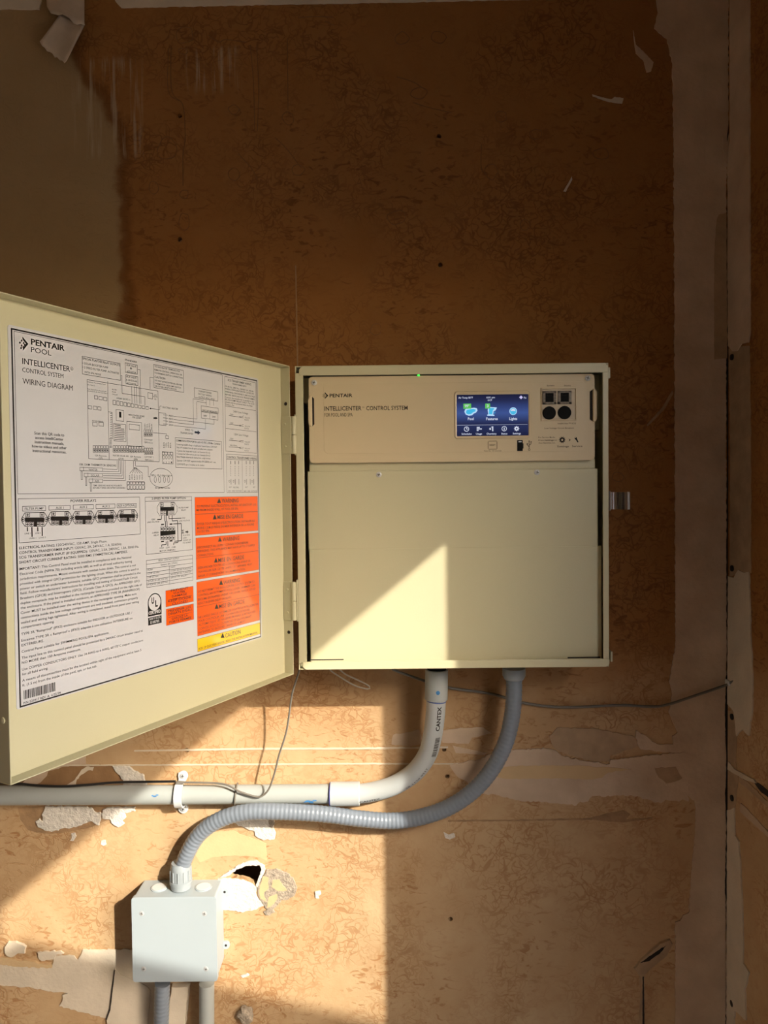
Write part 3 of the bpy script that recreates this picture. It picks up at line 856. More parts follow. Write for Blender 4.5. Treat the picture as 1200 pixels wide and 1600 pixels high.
pb.flush('pool_water_icon', M_uib, mod)
pl.poly(c([(535, 290), (560, 285), (660, 292), (640, 335), (612, 345), (605, 395), (625, 400), (622, 415), (520, 412), (520, 395), (535, 390), (525, 330)]))
pl.flush('waterfall_icon', M_uil, mod)
pb.poly(c([(545, 305), (600, 300), (625, 310), (600, 335), (592, 392), (545, 390), (545, 330)]))
pb.flush('waterfall_stream_icon', M_uib, mod)
pd.poly(c([(612, 350), (640, 355), (640, 372), (615, 395)]))
pg.rect(C1(175, 238), C1(288, 310)); pg.flush('screen_badge', M_uig, mod); pg.rect(C1(490, 236), C1(562, 308)); pg.flush('screen_badge', M_uig, mod)
ctext(pw, "99°", 197, 262, 290, 36, .02); ctext(pw, '3', 515, 540, 288, 36, .02)
r9 = 1.0 / 9.231 * (CAM.y * -1 - ZF) / F
pl.dot(C1(894, 346), 55 * r9); pb.dot(C1(894, 348), 46 * r9); 
pl2 = Print(MF, ZF + .0006); pl2.poly(c([(860, 345), (870, 320), (894, 308), (918, 320), (928, 345), (894, 340)]))
pw.line(C1(80, 546), C1(1100, 540), 3 * r9); pw.flush('screen_divider', M_ui, mod)
pw.ring(C1(221, 604), 37 * r9, 9 * r9); pw.path([C1(221, 580), C1(221, 605), C1(240, 605)], 9 * r9); pw.flush('clock_icon', M_ui, mod)
for a, b_, y in ((368, 412, 580), (368, 442, 602), (368, 395, 624)): pw.rect(C1(a, y - 7), C1(b_, y + 7))
pw.flush('bar_chart_icon', M_ui, mod)
pw.poly(c([(562, 580), (576, 600), (570, 615), (556, 615), (548, 602)])); pw.rect(C1(590, 565), C1(607, 635)); pw.rect(C1(578, 570), C1(607, 580)); pw.flush('test_tube_icon', M_ui, mod)
pw.ring(C1(765, 598), 37 * r9, 8 * r9); pw.rect(C1(759, 580), C1(771, 618)); pw.flush('information_icon', M_ui, mod)
def gear(p_, ctr, r, teeth, hole, k=.72):
    cx, cy = p_.L(ctr); pts = []
    for i in range(teeth):
        for a, rr in ((-.30, k), (-.16, 1), (.16, 1), (.30, k)):
            w = 2 * math.pi * (i + a) / teeth
            pts.append((cx + r * rr * math.cos(w), cy + r * rr * math.sin(w)))
    n_ = len(pts)
    inn = [(cx + hole * math.cos(math.atan2(y - cy, x - cx)), cy + hole * math.sin(math.atan2(y - cy, x - cx))) for x, y in pts]
    p_.add([(x, y, p_.z) for x, y in pts + inn], [(i, (i + 1) % n_, (i + 1) % n_ + n_, i + n_) for i in range(n_)])
gear(pw, C1(944, 597), 38 * r9, 8, 12 * r9); pw.flush('gear_icon', M_ui, mod)
pp.z = ZF + .0006
pp.poly(c([(980, 146), (1007, 118), (1034, 146), (1007, 173)])); 
pw.path([C1(1052, 165), C1(1052, 140)], 6 * r9); pw.path([C1(1075, 140), C1(1075, 163)], 6 * r9); pw.poly(c([(1043, 148), (1052, 134), (1061, 148)])); pw.poly(c([(1066, 155), (1084, 155), (1075, 168)]))
for p_, nm, m_ in ((pw, 'signal_arrows_icon', M_ui), (pb, 'light_lens_icon', M_uib), (pl, 'light_rim_icon', M_uil), (pl2, 'light_dome_icon', M_ui), (pd, 'waterfall_shade_icon', M_uid), (pp, 'diamond_icon', M_uip)):
    p_.flush(nm, m_, mod)

# printing on the module
pr = Print(MF, ZF + .0002)
C2 = lambda x, y: (450 + x / 4.615, 560 + y / 4.615)
def logo(p_, c0, w, h):
    """diamond of bars, point to the right; c0 is the pixel of its centre"""
    X, Y = c0
    q = lambda a, b_: (X + a * w, Y + b_ * h)
    p_.poly([q(-.12, -.5), q(.5, 0), q(-.12, .5), q(-.12, .33), q(.22, 0), q(-.12, -.33)])
    for a, b_ in ((-.08, -.12), (.08, 0.0), (-.08, .12), (-.24, 0.0), (-.24, -.22), (-.24, .22), (-.40, -.10), (-.40, .10)):
        p_.poly([q(a - .075, b_), q(a, b_ - .085), q(a + .075, b_), q(a, b_ + .085)])
logo(pr, C2(270, 268), 42 / 4.615, 50 / 4.615); pr.flush('diamond_logo', M_ink2, mod)
pr.text('PENTAIR', C2(300, 280), C2(465, 0)[0], 24 / 4.615, .02); pr.flush('brand_lettering', M_ink2, mod)
pi = Print(MF, ZF + .0002)
pi.text('INTELLICENTER', C2(262, 377), C2(530, 0)[0], 30 / 4.615, .012); pi.flush('lettering', M_inkbrown, mod)
pi.text('TM', C2(532, 358), C2(550, 0)[0], 9 / 4.615); pi.flush('lettering', M_inkbrown, mod)
pi.text('CONTROL SYSTEM', C2(564, 374), C2(863, 0)[0], 29 / 4.615, .012); pi.flush('lettering', M_inkbrown, mod)
pi.text('FOR POOL AND SPA', C2(263, 420), C2(466, 0)[0], 25 / 4.615, .006); pi.flush('lettering', M_inkbrown, mod)
C3 = lambda x, y: (835 + x / 9.6, 580 + y / 9.6)
for tx, a, b_, y, cap in (('System', 185, 300, 225, 20), ('Status', 445, 545, 225, 20), ('IntelliChlor™ SCG', 352, 622, 795, 20), ('Low Voltage Circuit Breakers', 152, 592, 866, 20),
                          ('For Service Mode,', 60, 312, 1002, 19), ('Press', 62, 142, 1045, 19), ('icon', 300, 338, 1042, 19), ('then', 62, 125, 1086, 19), ('icon.', 262, 315, 1084, 19), ('Settings', 342, 518, 1142, 26), ('Service', 565, 720, 1138, 26)):
    pi.text(tx, C3(a, y), C3(b_, 0)[0], cap / 9.6, .008); pi.flush('lettering', M_inkbrown, mod)
pi.text('Settings', C3(150, 1044), C3(292, 0)[0], 19 / 9.6, .02); pi.flush('lettering', M_inkbrown, mod); pi.text('Service', C3(135, 1085), C3(252, 0)[0], 19 / 9.6, .02); pi.flush('lettering', M_inkbrown, mod)
r3 = 1.0 / 9.6 * (-CAM.y - ZF) / F
gear(pr, C3(417, 1030), 50 * r3, 10, 16 * r3); pr.flush('gear_print', M_ink2, mod)
pr.poly([C3(515, 1010), C3(545, 1031), C3(515, 1054), C3(524, 1031)]); pr.flush('arrow_print', M_ink2, mod)
pr.poly([C3(598, 992), C3(612, 1005), C3(622, 1000), C3(618, 985), C3(635, 995), C3(640, 1015), C3(662, 1062), C3(650, 1072), C3(622, 1030), C3(606, 1018)]); pr.flush('wrench_print', M_ink2, mod)
C4 = lambda x, y: (745 + x / 6.667, 680 + y / 6.667)
r4 = 1.0 / 6.667 * (-CAM.y - ZF) / F
pi.path([C4(122, 62), C4(208, 60)], 5 * r4); pi.path([C4(122, 146), C4(208, 146)], 5 * r4); pi.path([C4(118, 66), C4(118, 142)], 5 * r4); pi.path([C4(210, 66), C4(210, 142)], 5 * r4); pi.flush('reset_button_outline', M_inkbrown, mod)
pi.text('RESET', C4(133, 112), C4(194, 0)[0], 17 / 6.667, .01); pi.flush('lettering', M_inkbrown, mod)
pi.text('Hold for 10 seconds', C4(75, 170), C4(258, 0)[0], 13 / 6.667, 0); pi.flush('lettering', M_inkbrown, mod)
pr.path([C4(546, 62), C4(546, 140)], 6 * r4); pr.ring(C4(546, 150), 11 * r4, 4 * r4); pr.path([C4(546, 120), C4(526, 104), C4(526, 92)], 5 * r4); pr.path([C4(546, 105), C4(566, 90), C4(566, 72)], 5 * r4); pr.poly([C4(538, 66), C4(546, 52), C4(554, 66)])
pr.rect(C4(520, 85), C4(532, 97)); pr.dot(C4(566, 70), 6 * r4)
pr.flush('usb_symbol', M_ink2, mod)
# port window: recess frame, two jack sockets, two round caps
x0, y1 = W(*C3(100, 262), ZF); x1, y0 = W(*C3(625, 735), ZF)
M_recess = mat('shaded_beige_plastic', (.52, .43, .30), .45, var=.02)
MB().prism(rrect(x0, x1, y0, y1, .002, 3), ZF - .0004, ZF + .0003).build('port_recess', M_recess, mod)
def frame_bar(a, b_):
    x0, y1 = W(*C3(*a), ZF); x1, y0 = W(*C3(*b_), ZF)
    MB().box(x0, x1, y0, y1, ZF - .0005, ZF + .0024).build('port_rim', M_bezel, mod, bevel=.0007)
frame_bar((96, 250), (630, 268)); frame_bar((96, 728), (630, 745)); frame_bar((96, 250), (112, 745)); frame_bar((612, 250), (630, 745)); 
M_jack = mat('clear_grey_plastic', (.22, .20, .17), .12, var=.3, vscale=300)
for a in ((120, 300, 325, 500), (348, 296, 555, 495)):
    x0, y1 = W(*C3(a[0], a[1]), ZF); x1, y0 = W(*C3(a[2], a[3]), ZF)
    w_, h_ = x1 - x0, y1 - y0
    mb = MB()
    for q in ((x0, x0 + w_ * .2, y0, y1), (x1 - w_ * .2, x1, y0, y1), (x0, x1, y0, y0 + h_ * .18), (x0, x1, y1 - h_ * .16, y1)): mb.box(*q, ZF, ZF + .0022)
    mb.build('jack_socket', M_jack, mod, bevel=.0004)
    MB().box(x0 + w_ * .18, x1 - w_ * .18, y0 + h_ * .16, y1 - h_ * .14, ZF, ZF + .0006).box(x0 + w_ * .34, x1 - w_ * .34, y1 - h_ * .35, y1 - h_ * .14, ZF + .0006, ZF + .0014).build('jack_opening', M_black, mod)
for a in ((220, 628), (450, 622)):
    q = P(*C3(*a), ZF)
    MB().lathe(q, (0, -1, 0), [(-.001, .0107), (.0022, .0107), (.0030, .0098), (.0032, .004)], 28).build('round_cap', M_black, mod)
x0, y1 = W(*C4(420, 52), ZF); x1, y0 = W(*C4(478, 165), ZF)
MB().box(x0, x1, y0, y1, ZF - .001, ZF + .0012).box(x1, x1 + .0012, y0 + .004, y1 - .005, ZF - .001, ZF + .0010).build('usb_port', M_black, mod, bevel=.0004)
MB().box(x0 + .002, x1 - .002, y1 - .0035, y1 - .0015, ZF + .0010, ZF + .0015).build('usb_contact', M_steel, mod)

# chrome strike of the door latch on the right side
DL = .112
mb = MB()
a, b_ = W(952, 769, DL), W(984.5, 796, DL)
hx = []
for i in range(17):                          # profile of the bent spring plate (x from the side, z towards the room)
    u_ = i / 16
    hx.append((a[0] - .001 + (b_[0] - a[0] - .004) * u_, DL - .004 - .010 * math.sin(math.pi * min(1, u_ * 1.15)) + .006 * u_))
vs, fs = [], []
for x, z in hx: vs += [(x, b_[1], z), (x, a[1], z), (x, a[1], z - .001), (x, b_[1], z - .001)]
for i in range(16):
    for k_ in range(4): fs.append((i * 4 + k_, (i + 1) * 4 + k_, (i + 1) * 4 + (k_ + 1) % 4, i * 4 + (k_ + 1) % 4))
fs += [(0, 1, 2, 3), (67, 66, 65, 64)]
latch = mb.add(vs, fs).build('latch_strike', M_chrome, enc, label='bent chrome latch strike')
y_ = (a[1] + b_[1]) / 2
hh = (a[1] - b_[1]) / 2
MB().tube([Vector((b_[0] - .0028, -DL + .001, y_ + hh * s_ * 1.0)) for s_ in (-1.02, -.95, 0, .95, 1.02)], [.0018, .0031, .0031, .0031, .0018], 14).build('hook_roll', M_steel, latch)
MB().tube([Vector((a[0] + .001, -DL, y_ + hh * s_ * 1.12)) for s_ in (-1, 0, 1)], .0016, 10).build('hinge_pin', M_chrome, latch)
MB().box(xr, xr + .0015, y_ - .022, y_ + .022, DL - .035, DL - .002).build('base_plate', M_chrome, latch, bevel=.0004)

# ------------------------------------------------------------------ the open door of the enclosure
RIM = .017
Lh, Lf = P(456, 815, .135), P(7, 830, .5845)
ud = Vector((Lf.x - Lh.x, Lf.y - Lh.y, 0)); DW = ud.length; ud.normalize()
nd = (-ud).cross(Vector((0, 0, 1)))
DOOR = Frame(Vector((Lh.x, Lh.y, 0)) - nd * RIM, -ud, (0, 0, 1))     # x towards the hinge, y up, z out of the inner face
DZ1, DZ0 = 1.8045, 1.3075
mb = MB(DOOR)
th = .0014
mb.box(-DW, 0, DZ0, DZ1, -th, 0)
door = mb.build('door', M_paint, enc, smooth=False, label='cream sheet metal door with wiring diagram label')
for q in ((-DW, 0, DZ1 - th, DZ1), (-DW, 0, DZ0, DZ0 + th), (-DW, -DW + th, DZ0 + th, DZ1 - th), (-th, 0, DZ0 + th, DZ1 - th)):
    MB(DOOR).box(*q, -th, RIM).build('door_rim', M_paint, door, bevel=.0006)
# rivet on the outer edge, holes in the hinge-side rim
FE = Frame(DOOR.to((-DW, 0, 0)), nd, (0, 0, 1))
x_, y_ = FE.hit(2, 1125)
MB().lathe(FE.to((RIM * .45, y_, 0)), ud, [(-.001, .0036), (.0012, .0034), (.002, .0015)], 14).build('rivet', M_paint, door)
HE = Frame(DOOR.to((-th, 0, 0)), nd, (0, 0, 1))
for x, y in ((447.5, 631), (453.5, 988)):
    a_, b_ = HE.hit(x, y)
    MB().lathe(HE.to((RIM * .55, b_, 0)), ud, [(-.0005, .0028), (.0003, .0028)], 14).build('rim_hole', M_dark, door)
# two hinges
for ya, yb in ((651, 709), (909, 969)):
    z1, z0 = W(456, ya, .135)[1], W(456, yb, .135)[1]
    hin = MB(DOOR).box(-th - .0018, -th, z0, z1, .001, RIM + .003).build('hinge', M_paint, enc, bevel=.0004)
    c0 = P(459.2, (ya + yb) / 2, .137)
    zm = (z0 + z1) / 2
    for u0, u1 in ((z0, zm - .0004), (zm + .0004, z1)):
        MB().lathe((c0.x, c0.y, u0), (0, 0, 1), [(0, .0036), (.0004, .004), (u1 - u0 - .0004, .004), (u1 - u0, .0036)], 18).build('knuckle', M_paint, hin)
    MB().box(xl - .0022, xl, z0 - .002, z1 + .003, .108, .1375).build('body_leaf', M_paint, hin, bevel=.0004)
    for s_ in (.2, .8):
        MB().lathe(DOOR.to((-th - .0018, z0 + (z1 - z0) * s_, RIM * .5)), ud, [(-.0005, .0022), (.0006, .0020), (.001, .001)], 12).build('rivet', M_paint, hin)

# ------------------------------------------------------------------ the printed label on the door
def door_rect(tl, tr, br, bl, z):
    p_ = Print(DOOR, z); x0, x1, y0, y1 = p_.box4(tl, tr, br, bl)
    return x0, x1, y0, y1
x0, x1, y0, y1 = door_rect((11, 503), (403.5, 594), (409.5, 994.5), (27, 1112), .0006)
MB(DOOR).prism(rrect(x0, x1, y0, y1, .003, 4), 0, .0006).build('label_sheet', M_sheet, door, smooth=False, label='white printed wiring diagram sheet')
ZS = .0008
A = lambda x, y: (x / 5, 490 + y / 5)
B = lambda x, y: (110 + x / 6.316, 540 + y / 6.316)
Cc = lambda x, y: (230 + x / 6.316, 560 + y / 6.316)
D = lambda x, y: (x / 4.443, 760 + y / 4.443)
Ee = lambda x, y: (210 + x / 5.4545, 760 + y / 5.4545)
hd, sc_, tx_, og, yl, wt, rd = (Print(DOOR, z) for z in (ZS, ZS, ZS, ZS - .0001, ZS - .0001, ZS + .0002, ZS))
hd.frame4((16, 509), (401, 596), (408.5, 994), (31.5, 1107.5), .0017)
lw = .0005
hd.frame4(A(108, 125), Cc(738, 170), Cc(765, 1330), A(137, 1405), lw)
# heading
lg = lambda x, y: (20 + x / 10.909, 520 + y / 10.909)
hd.poly([lg(165, 65), lg(265, 190), lg(172, 305), lg(170, 262), lg(222, 186), lg(165, 112)])
for a, b_ in ((150, 130), (185, 172), (150, 215), (120, 165), (178, 240), (140, 255), (200, 205)):
    hd.poly([lg(a - 16, b_ + 8), lg(a, b_ - 22), lg(a + 18, b_ + 2), lg(a + 4, b_ + 26)])
hd.text('PENTAIR', A(242, 240), 505 / 5, 8.6, .03)
hd.text('POOL', A(243, 300), 400 / 5, 8, .002)
hd.text('INTELLICENTER', A(175, 392), 546 / 5, 9, .008)
hd.ring(A(561, 430), .0019, .0004); hd.text('R', A(557, 436), 565 / 5, 2)
sc_.text('CONTROL SYSTEM', A(175, 455), 495 / 5, 7)
sc_.text('WIRING DIAGRAM', A(177, 547), 568 / 5, 8.6)
for tx, a, y, e in (('Scan this QR code to', 268, 943, 502), ('access IntelliCenter', 275, 978, 495), ('instruction manuals,', 272, 1012, 500), ('how-to videos and other', 250, 1045, 520), ('instructional resources.', 255, 1080, 518)):
    tx_.text(tx, A(a, y), e / 5, 4.3, .015)
hd.flush('heading_lettering', M_ink, door); sc_.flush('title_lettering', M_ink, door); tx_.flush('scan_caption', M_ink, door)
# schematic: boxes and captions
def bt(lines, F_, k_, cap, bold=0.0, p_=None):
    for tx, x, y, e in lines: (p_ or tx_).text(tx, F_(x, y), F_(e, y)[0], cap / k_, bold)
KB = 6.316
sc_.frame4(B(112, 98), B(492, 178), B(497, 345), B(118, 283), lw)
bt([('SPECIAL PURPOSE RELAY OUTPUTS', 120, 135, 488)], B, KB, 20, .012)
bt([('• SOLAR BOOSTER PUMP', 122, 182, 372), ('• 2 SPEED FILTER PUMP, ACTIVATES', 122, 222, 478), ('WITH SPA MODE', 138, 270, 300)], B, KB, 20)
bt([('STANDARD', 537, 148, 656)], B, KB, 18, .01)
sc_.frame4(B(538, 168), B(660, 190), B(662, 288), B(540, 262), lw); sc_.frame4(B(545, 285), B(665, 308), B(667, 398), B(548, 378), lw)
bt([('AUX VALVE', 552, 198, 648), ('B', 590, 232, 608), ('ACTUATOR', 556, 262, 648), ('AUX VALVE', 552, 312, 650), ('A OR SOLAR', 550, 345, 656), ('ACTUATOR', 558, 378, 650)], B, KB, 17, .008)
sc_.frame4(B(818, 182), B(1115, 245), B(1120, 470), B(826, 410), lw)
bt([('TO GAS HEATER TERMINALS FOR', 830, 212, 1080), ('REMOTE CONTROL OPERATION, OR', 830, 245, 1100), ('TO FIREMANS SWITCH CONNECTION', 830, 275, 1108), ('DO NOT BYPASS INTERNAL HEATER', 834, 350, 1100), ('THERMOSTAT, HIGH LIMIT SWITCH,', 834, 380, 1092), ('OR OTHER SAFETY DEVICES.', 834, 405, 1050)], B, KB, 15, .006)
bt([('CAUTION:', 832, 318, 938)], B, KB, 20, .01)
sc_.frame4(B(162, 330), B(862, 450), B(882, 1152), B(180, 1115), lw)
sc_.line(B(368, 350), B(382, 1125), lw)
bt([('Optional Personality Card', 168, 362, 345), ('(See Note 7)', 168, 390, 240), ('Note: Optional Personality Card could', 168, 432, 352), ('plug directly into the Main Control Board', 168, 450, 362), ('FILTER', 412, 438, 458), ('PUMP', 412, 462, 450), ('CIRCUIT', 412, 485, 466)], B, KB, 12)
for x, y in ((235, 490), (280, 498), (325, 506), (175, 588), (225, 594), (268, 600)):
    sc_.frame4(B(x, y), B(x + 36, y + 6), B(x + 36, y + 42), B(x, y + 36), lw)
for x in (218, 280): sc_.frame4(B(x, 755), B(x + 48, 758), B(x + 48, 798), B(x, 795), lw)
bt([('RETURN SENSOR', 215, 748, 325)], B, KB, 13, .01)
for i in range(10): sc_.frame4(B(418 + i * 36, 535 + i * 7), B(446 + i * 36, 540 + i * 7), B(448 + i * 36, 588 + i * 5), B(420 + i * 36, 583 + i * 5), lw)
bt([('AUXILIARY CIRCUITS 1-10', 455, 525, 590), ('MAIN CONTROL BOARD', 575, 690, 732), ('P/N 520287', 612, 715, 700), ('ELECTRIC HEATER', 910, 615, 1062)], B, KB, 16, .006)
sc_.path([B(372, 655), B(412, 658), B(415, 920), B(385, 920)], lw)
for i in range(14): sc_.line(B(392, 672 + i * 18), B(412, 673 + i * 18), lw)
for i in range(7): sc_.line(B(388, 935 + i * 12), B(408, 935 + i * 12), lw)
sc_.frame4(B(448, 628), B(525, 640), B(528, 750), B(450, 742), lw); hd.rect(B(480, 652), B(503, 712))
sc_.frame4(B(425, 765), B(548, 780), B(550, 952), B(428, 940), lw)
for i in range(9): hd.line(B(436, 783 + i * 18), B(436 + (60, 62, 95, 98, 100, 98, 96, 100, 92)[i], 786 + i * 18), .0007)
sc_.frame4(B(555, 745), B(703, 760), B(708, 1000), B(560, 990), lw); sc_.frame4(B(578, 772), B(682, 785), B(684, 838), B(580, 828), lw)
for x0_, n_, y_ in ((222, 6, 985), (420, 6, 985), (575, 6, 990), (730, 4, 1008), (725, 4, 828)):
    w_ = 26 if n_ == 6 else 22
    for i in range(n_):
        for r_ in range(2):
            sc_.frame4(B(x0_ + i * w_, y_ + r_ * 36), B(x0_ + i * w_ + w_ - 3, y_ + r_ * 36 + 2), B(x0_ + i * w_ + w_ - 3, y_ + r_ * 36 + 34), B(x0_ + i * w_, y_ + r_ * 36 + 32), lw)
        hd.dot(B(x0_ + i * w_ + w_ / 2, y_ + 52), .0009, 8)
bt([('ISA Remote', 245, 1092, 358), ('(J7)', 280, 1118, 320), ('WATER SOLAR AIR', 418, 1092, 575), ('(J10)', 475, 1122, 525), ('ISA Remote', 592, 1102, 695), ('(J8)', 625, 1128, 662), ('COM PORT', 728, 935, 812), ('TERMS (4,3,2,1)', 728, 962, 812), ('COM PORT 2', 733, 1105, 820), ('TERMS (4,3,2,1)', 735, 1135, 820)], B, KB, 16)
for i, w_ in enumerate(('RED', 'YEL', 'GRN', 'BLK')):
    tx_.vtext(w_, B(742 + i * 22, 822), B(0, 770)[1], 12 / KB); tx_.vtext(w_, B(930 + i * 21, 1010), B(0, 955)[1], 12 / KB)
for i in range(4):
    sc_.frame4(B(905 + i * 27, 1048), B(930 + i * 27, 1050), B(930 + i * 27, 1082), B(905 + i * 27, 1080), lw); sc_.ring(B(920 + i * 26, 1102), .0019, lw, 12, .0026); tx_.text('4321'[i], B(915 + i * 26, 1160), B(925 + i * 26, 0)[0], 2.4)
sc_.frame4(B(905, 1046), B(1012, 1050), B(1014, 1170), B(908, 1166), lw)
sc_.path([B(815, 860), B(952, 872), B(952, 890)], lw); sc_.frame4(B(938, 886), B(970, 890), B(970, 922), B(938, 918), lw)
hd.poly([B(820, 708), B(842, 708), B(842, 702), B(862, 716), B(842, 730), B(842, 724), B(820, 724)])
sc_.frame4(B(872, 658), B(942, 668), B(945, 790), B(876, 785), lw)
sc_.path([B(880, 632), B(885, 598), B(900, 598)], lw); hd.poly([B(780, 620), B(796, 612), B(796, 630)]); sc_.line(B(796, 621), B(882, 632), lw)
for i, w_ in enumerate(('RED', 'RED/W', 'GRN', 'GRN/W')):
    tx_.text(w_, B(972, 698 + i * 30), B(1016, 0)[0], 2.2, .01); sc_.line(B(915, 683 + i * 30), B(962, 686 + i * 30), lw)
KC = 6.316
sc_.path([Cc(262, 570), Cc(490, 600), Cc(490, 428), Cc(585, 436)], lw); sc_.path([Cc(262, 602), Cc(660, 650), Cc(660, 605)], lw); sc_.path([Cc(262, 632), Cc(458, 655), Cc(452, 400), Cc(555, 412)], lw); sc_.path([Cc(262, 662), Cc(575, 698), Cc(575, 600)], lw)
bt([('WIRES TO', 372, 712, 455), ('TRANSFORMER', 328, 742, 455)], Cc, KC, 18)
hd.poly([Cc(468, 718), Cc(498, 722), Cc(498, 710), Cc(525, 734), Cc(498, 754), Cc(498, 742), Cc(468, 738)])
sc_.frame4(Cc(462, 288), Cc(697, 328), Cc(698, 425), Cc(464, 385), lw)
bt([('TRANSFORMER', 505, 330, 635), ('FACTORY WIRING', 505, 358, 635), ('OUTPUT 18VAC 24VAC', 508, 388, 668)], Cc, KC, 17)
sc_.frame4(Cc(530, 465), Cc(703, 492), Cc(703, 545), Cc(532, 520), lw); sc_.frame4(Cc(532, 525), Cc(700, 548), Cc(700, 610), Cc(534, 590), lw); sc_.line(Cc(618, 540), Cc(618, 600), lw)
bt([('CIRCUIT BREAKERS', 540, 518, 695), ('18V', 556, 572, 590), ('24V', 642, 582, 675)], Cc, KC, 15, .01)
for x in (582, 618, 655): sc_.line(Cc(x, 410), Cc(x, 465), lw)
sc_.frame4(Cc(275, 778), Cc(735, 820), Cc(740, 1092), Cc(282, 1080), lw)
bt([('COMMUNICATION PORTS A & B +15 VDC, 2.00 Max. Combined', 285, 818, 720)], Cc, KC, 18, .01)
bt([('Connecting IntelliFlo Pump to IntelliCenter Control System COM PORT', 288, 855, 690), ('Strip 1/4" insulation from the green and yellow wire conductors', 290, 885, 645), ('• Connect the Green wire to pin 2 on Connector J4 on J5', 290, 918, 620), ('• Connect the Yellow wire to pin 3 on Connector J4 on J5', 292, 948, 622), ('Note: Multiple wires may be inserted into a single terminal.', 292, 978, 625), ('Optional: COM PORT expansion module (P/N 520818) with 1 wire,', 292, 1015, 680), ('COM PORTS up to 3 modules can be installed.', 292, 1052, 565)], Cc, KC, 17)
hd.flush('schematic_symbols', M_ink, door, 'stuff')
sc_.flush('schematic_lines', M_ink, door, 'stuff')
tx_.flush('schematic_captions', M_ink, door, 'stuff')
# right column
sc_.frame4(Cc(760, 175), Cc(1068, 238), Cc(1085, 940), Cc(778, 915), lw); sc_.line(Cc(768, 470), Cc(1072, 515), lw); sc_.line(Cc(775, 690), Cc(1076, 725), lw)
bt([('SCG TRANSFORMER WIRING', 795, 222, 1025)], Cc, KC, 20, .008)
bt([('TRANSFORMER INPUT', 840, 258, 980), ('120-60 Hz, 240V Hz, 120VAC 2A, 240 Hz', 766, 280, 1048), ('WIRING CONFIGURATION FOR 120 AND 240', 768, 305, 1050), ('WARNING: DISCONNECT LINE VOLTAGE', 770, 335, 1060), ('BEFORE SERVICING SCG TRANSFORMER.', 770, 362, 1062), ('Connect the transformer in parallel to the', 770, 388, 1052), ('FILTER PUMP RELAY ONLY. The SCG', 772, 412, 1055), ('should only be powered when the Filter', 772, 436, 1040), ('Pump is On.', 774, 460, 860)], Cc, KC, 15, .004)
bt([('240V Line Voltage', 850, 532, 995), ('120V Line Voltage', 858, 758, 998)], Cc, KC, 19)
for y, nm in ((565, '120V'), (650, '120V'), (805, '120V'), (870, 'NEUTRAL')):
    hd.line(Cc(806, y), Cc(918, y + 14), .0006); hd.dot(Cc(916, y + 13), .0011, 8); tx_.text(nm, Cc(818, y - 6), Cc(850 if len(nm) < 6 else 890, 0)[0], 2.3)
    sc_.line(Cc(920, y + 13), Cc(952, y + 2), lw); sc_.line(Cc(920, y + 13), Cc(952, y + 28), lw)
    tx_.text('YELLOW', Cc(962, y + 24), Cc(1015, 0)[0], 2.0); tx_.text('BLACK', Cc(962, y + 46), Cc(1004, 0)[0], 2.0)
sc_.frame4(Cc(778, 942), Cc(1085, 962), Cc(1090, 1328), Cc(788, 1322), lw); sc_.line(Cc(780, 995), Cc(1085, 1008), lw); sc_.line(Cc(935, 1000), Cc(942, 1325), lw)
bt([('CONTROL TRANSFORMER WIRING', 786, 985, 1080)], Cc, KC, 22, .014)
for i, x in enumerate((825, 866, 902, 978, 1015, 1050)):
    hd.line(Cc(x, 1012), Cc(x, 1045), .0012)
    for q in range(6): sc_.line(Cc(x, 1062 + q * 18), Cc(x, 1072 + q * 18), .0009)
    hd.line(Cc(x + 2, 1190), Cc(x + 2, 1245), .0009)
    if i != 2 and i != 4: sc_.ring(Cc(x - 14, 1212), .0018, lw, 10)
bt([('HOT', 808, 1278, 836), ('NEUTRAL', 848, 1280, 905), ('HOT', 968, 1278, 994), ('HOT', 1045, 1278, 1068), ('120V  LINE VOLTAGE', 798, 1315, 932), ('240V  LINE VOLTAGE', 952, 1318, 1082)], Cc, KC, 14)
hd.flush('transformer_symbols', M_ink, door, 'stuff')
sc_.flush('transformer_lines', M_ink, door, 'stuff')
tx_.flush('transformer_captions', M_ink, door, 'stuff')
# sensors
bt([('10K OHM THERMISTOR SENSORS', 90, 1182, 452)], B, KB, 20, .012)
for x, y, nm, e in ((92, 1195, 'WATER', 268), (135, 1252, 'SOLAR', 286), (182, 1308, 'AIR', 285)):
    sc_.frame4(B(x, y), B(320, y + 14), B(320, y + 46), B(x, y + 44), lw); sc_.line(B(x + 38, y + 2), B(x + 38, y + 44), lw); sc_.frame4(B(x + 12, y + 46), B(x + 28, y + 46), B(x + 28, y + 130), B(x + 14, y + 130), lw)
    tx_.text(nm, B({'WATER': 180, 'SOLAR': 202, 'AIR': 240}[nm], y + 40), B(e, 0)[0], 3.4)
for i in range(6):
    x_ = 462 + i * 16
    sc_.path([B(322, 1218 + i * 22), B(x_, 1222 + i * 22), B(x_, 1136)], lw)
bt([('TEMP. SENSORS HAVE NO POLARITY.', 222, 1388, 512), ('SECURELY WIRES ARE INTERCHANGEABLE.', 222, 1412, 545)], B, KB, 15, .006)
for i in range(6):
    sc_.line(B(632 + i * 3, 1205), B(585 + i * 26, 1262), lw); tx_.vtext(('BLK', 'GRN', 'RED', 'WHT', 'YEL', 'ORG')[i], B(590 + i * 25, 1325), B(0, 1272)[1], 12 / KB)
    sc_.frame4(B(558 + i * 29, 1342), B(586 + i * 29, 1342), B(586 + i * 29, 1372), B(558 + i * 29, 1372), lw); sc_.ring(B(573 + i * 29, 1398), .0024, lw, 12, .0031)
sc_.frame4(B(556, 1342), B(734, 1346), B(736, 1420), B(558, 1418), lw)
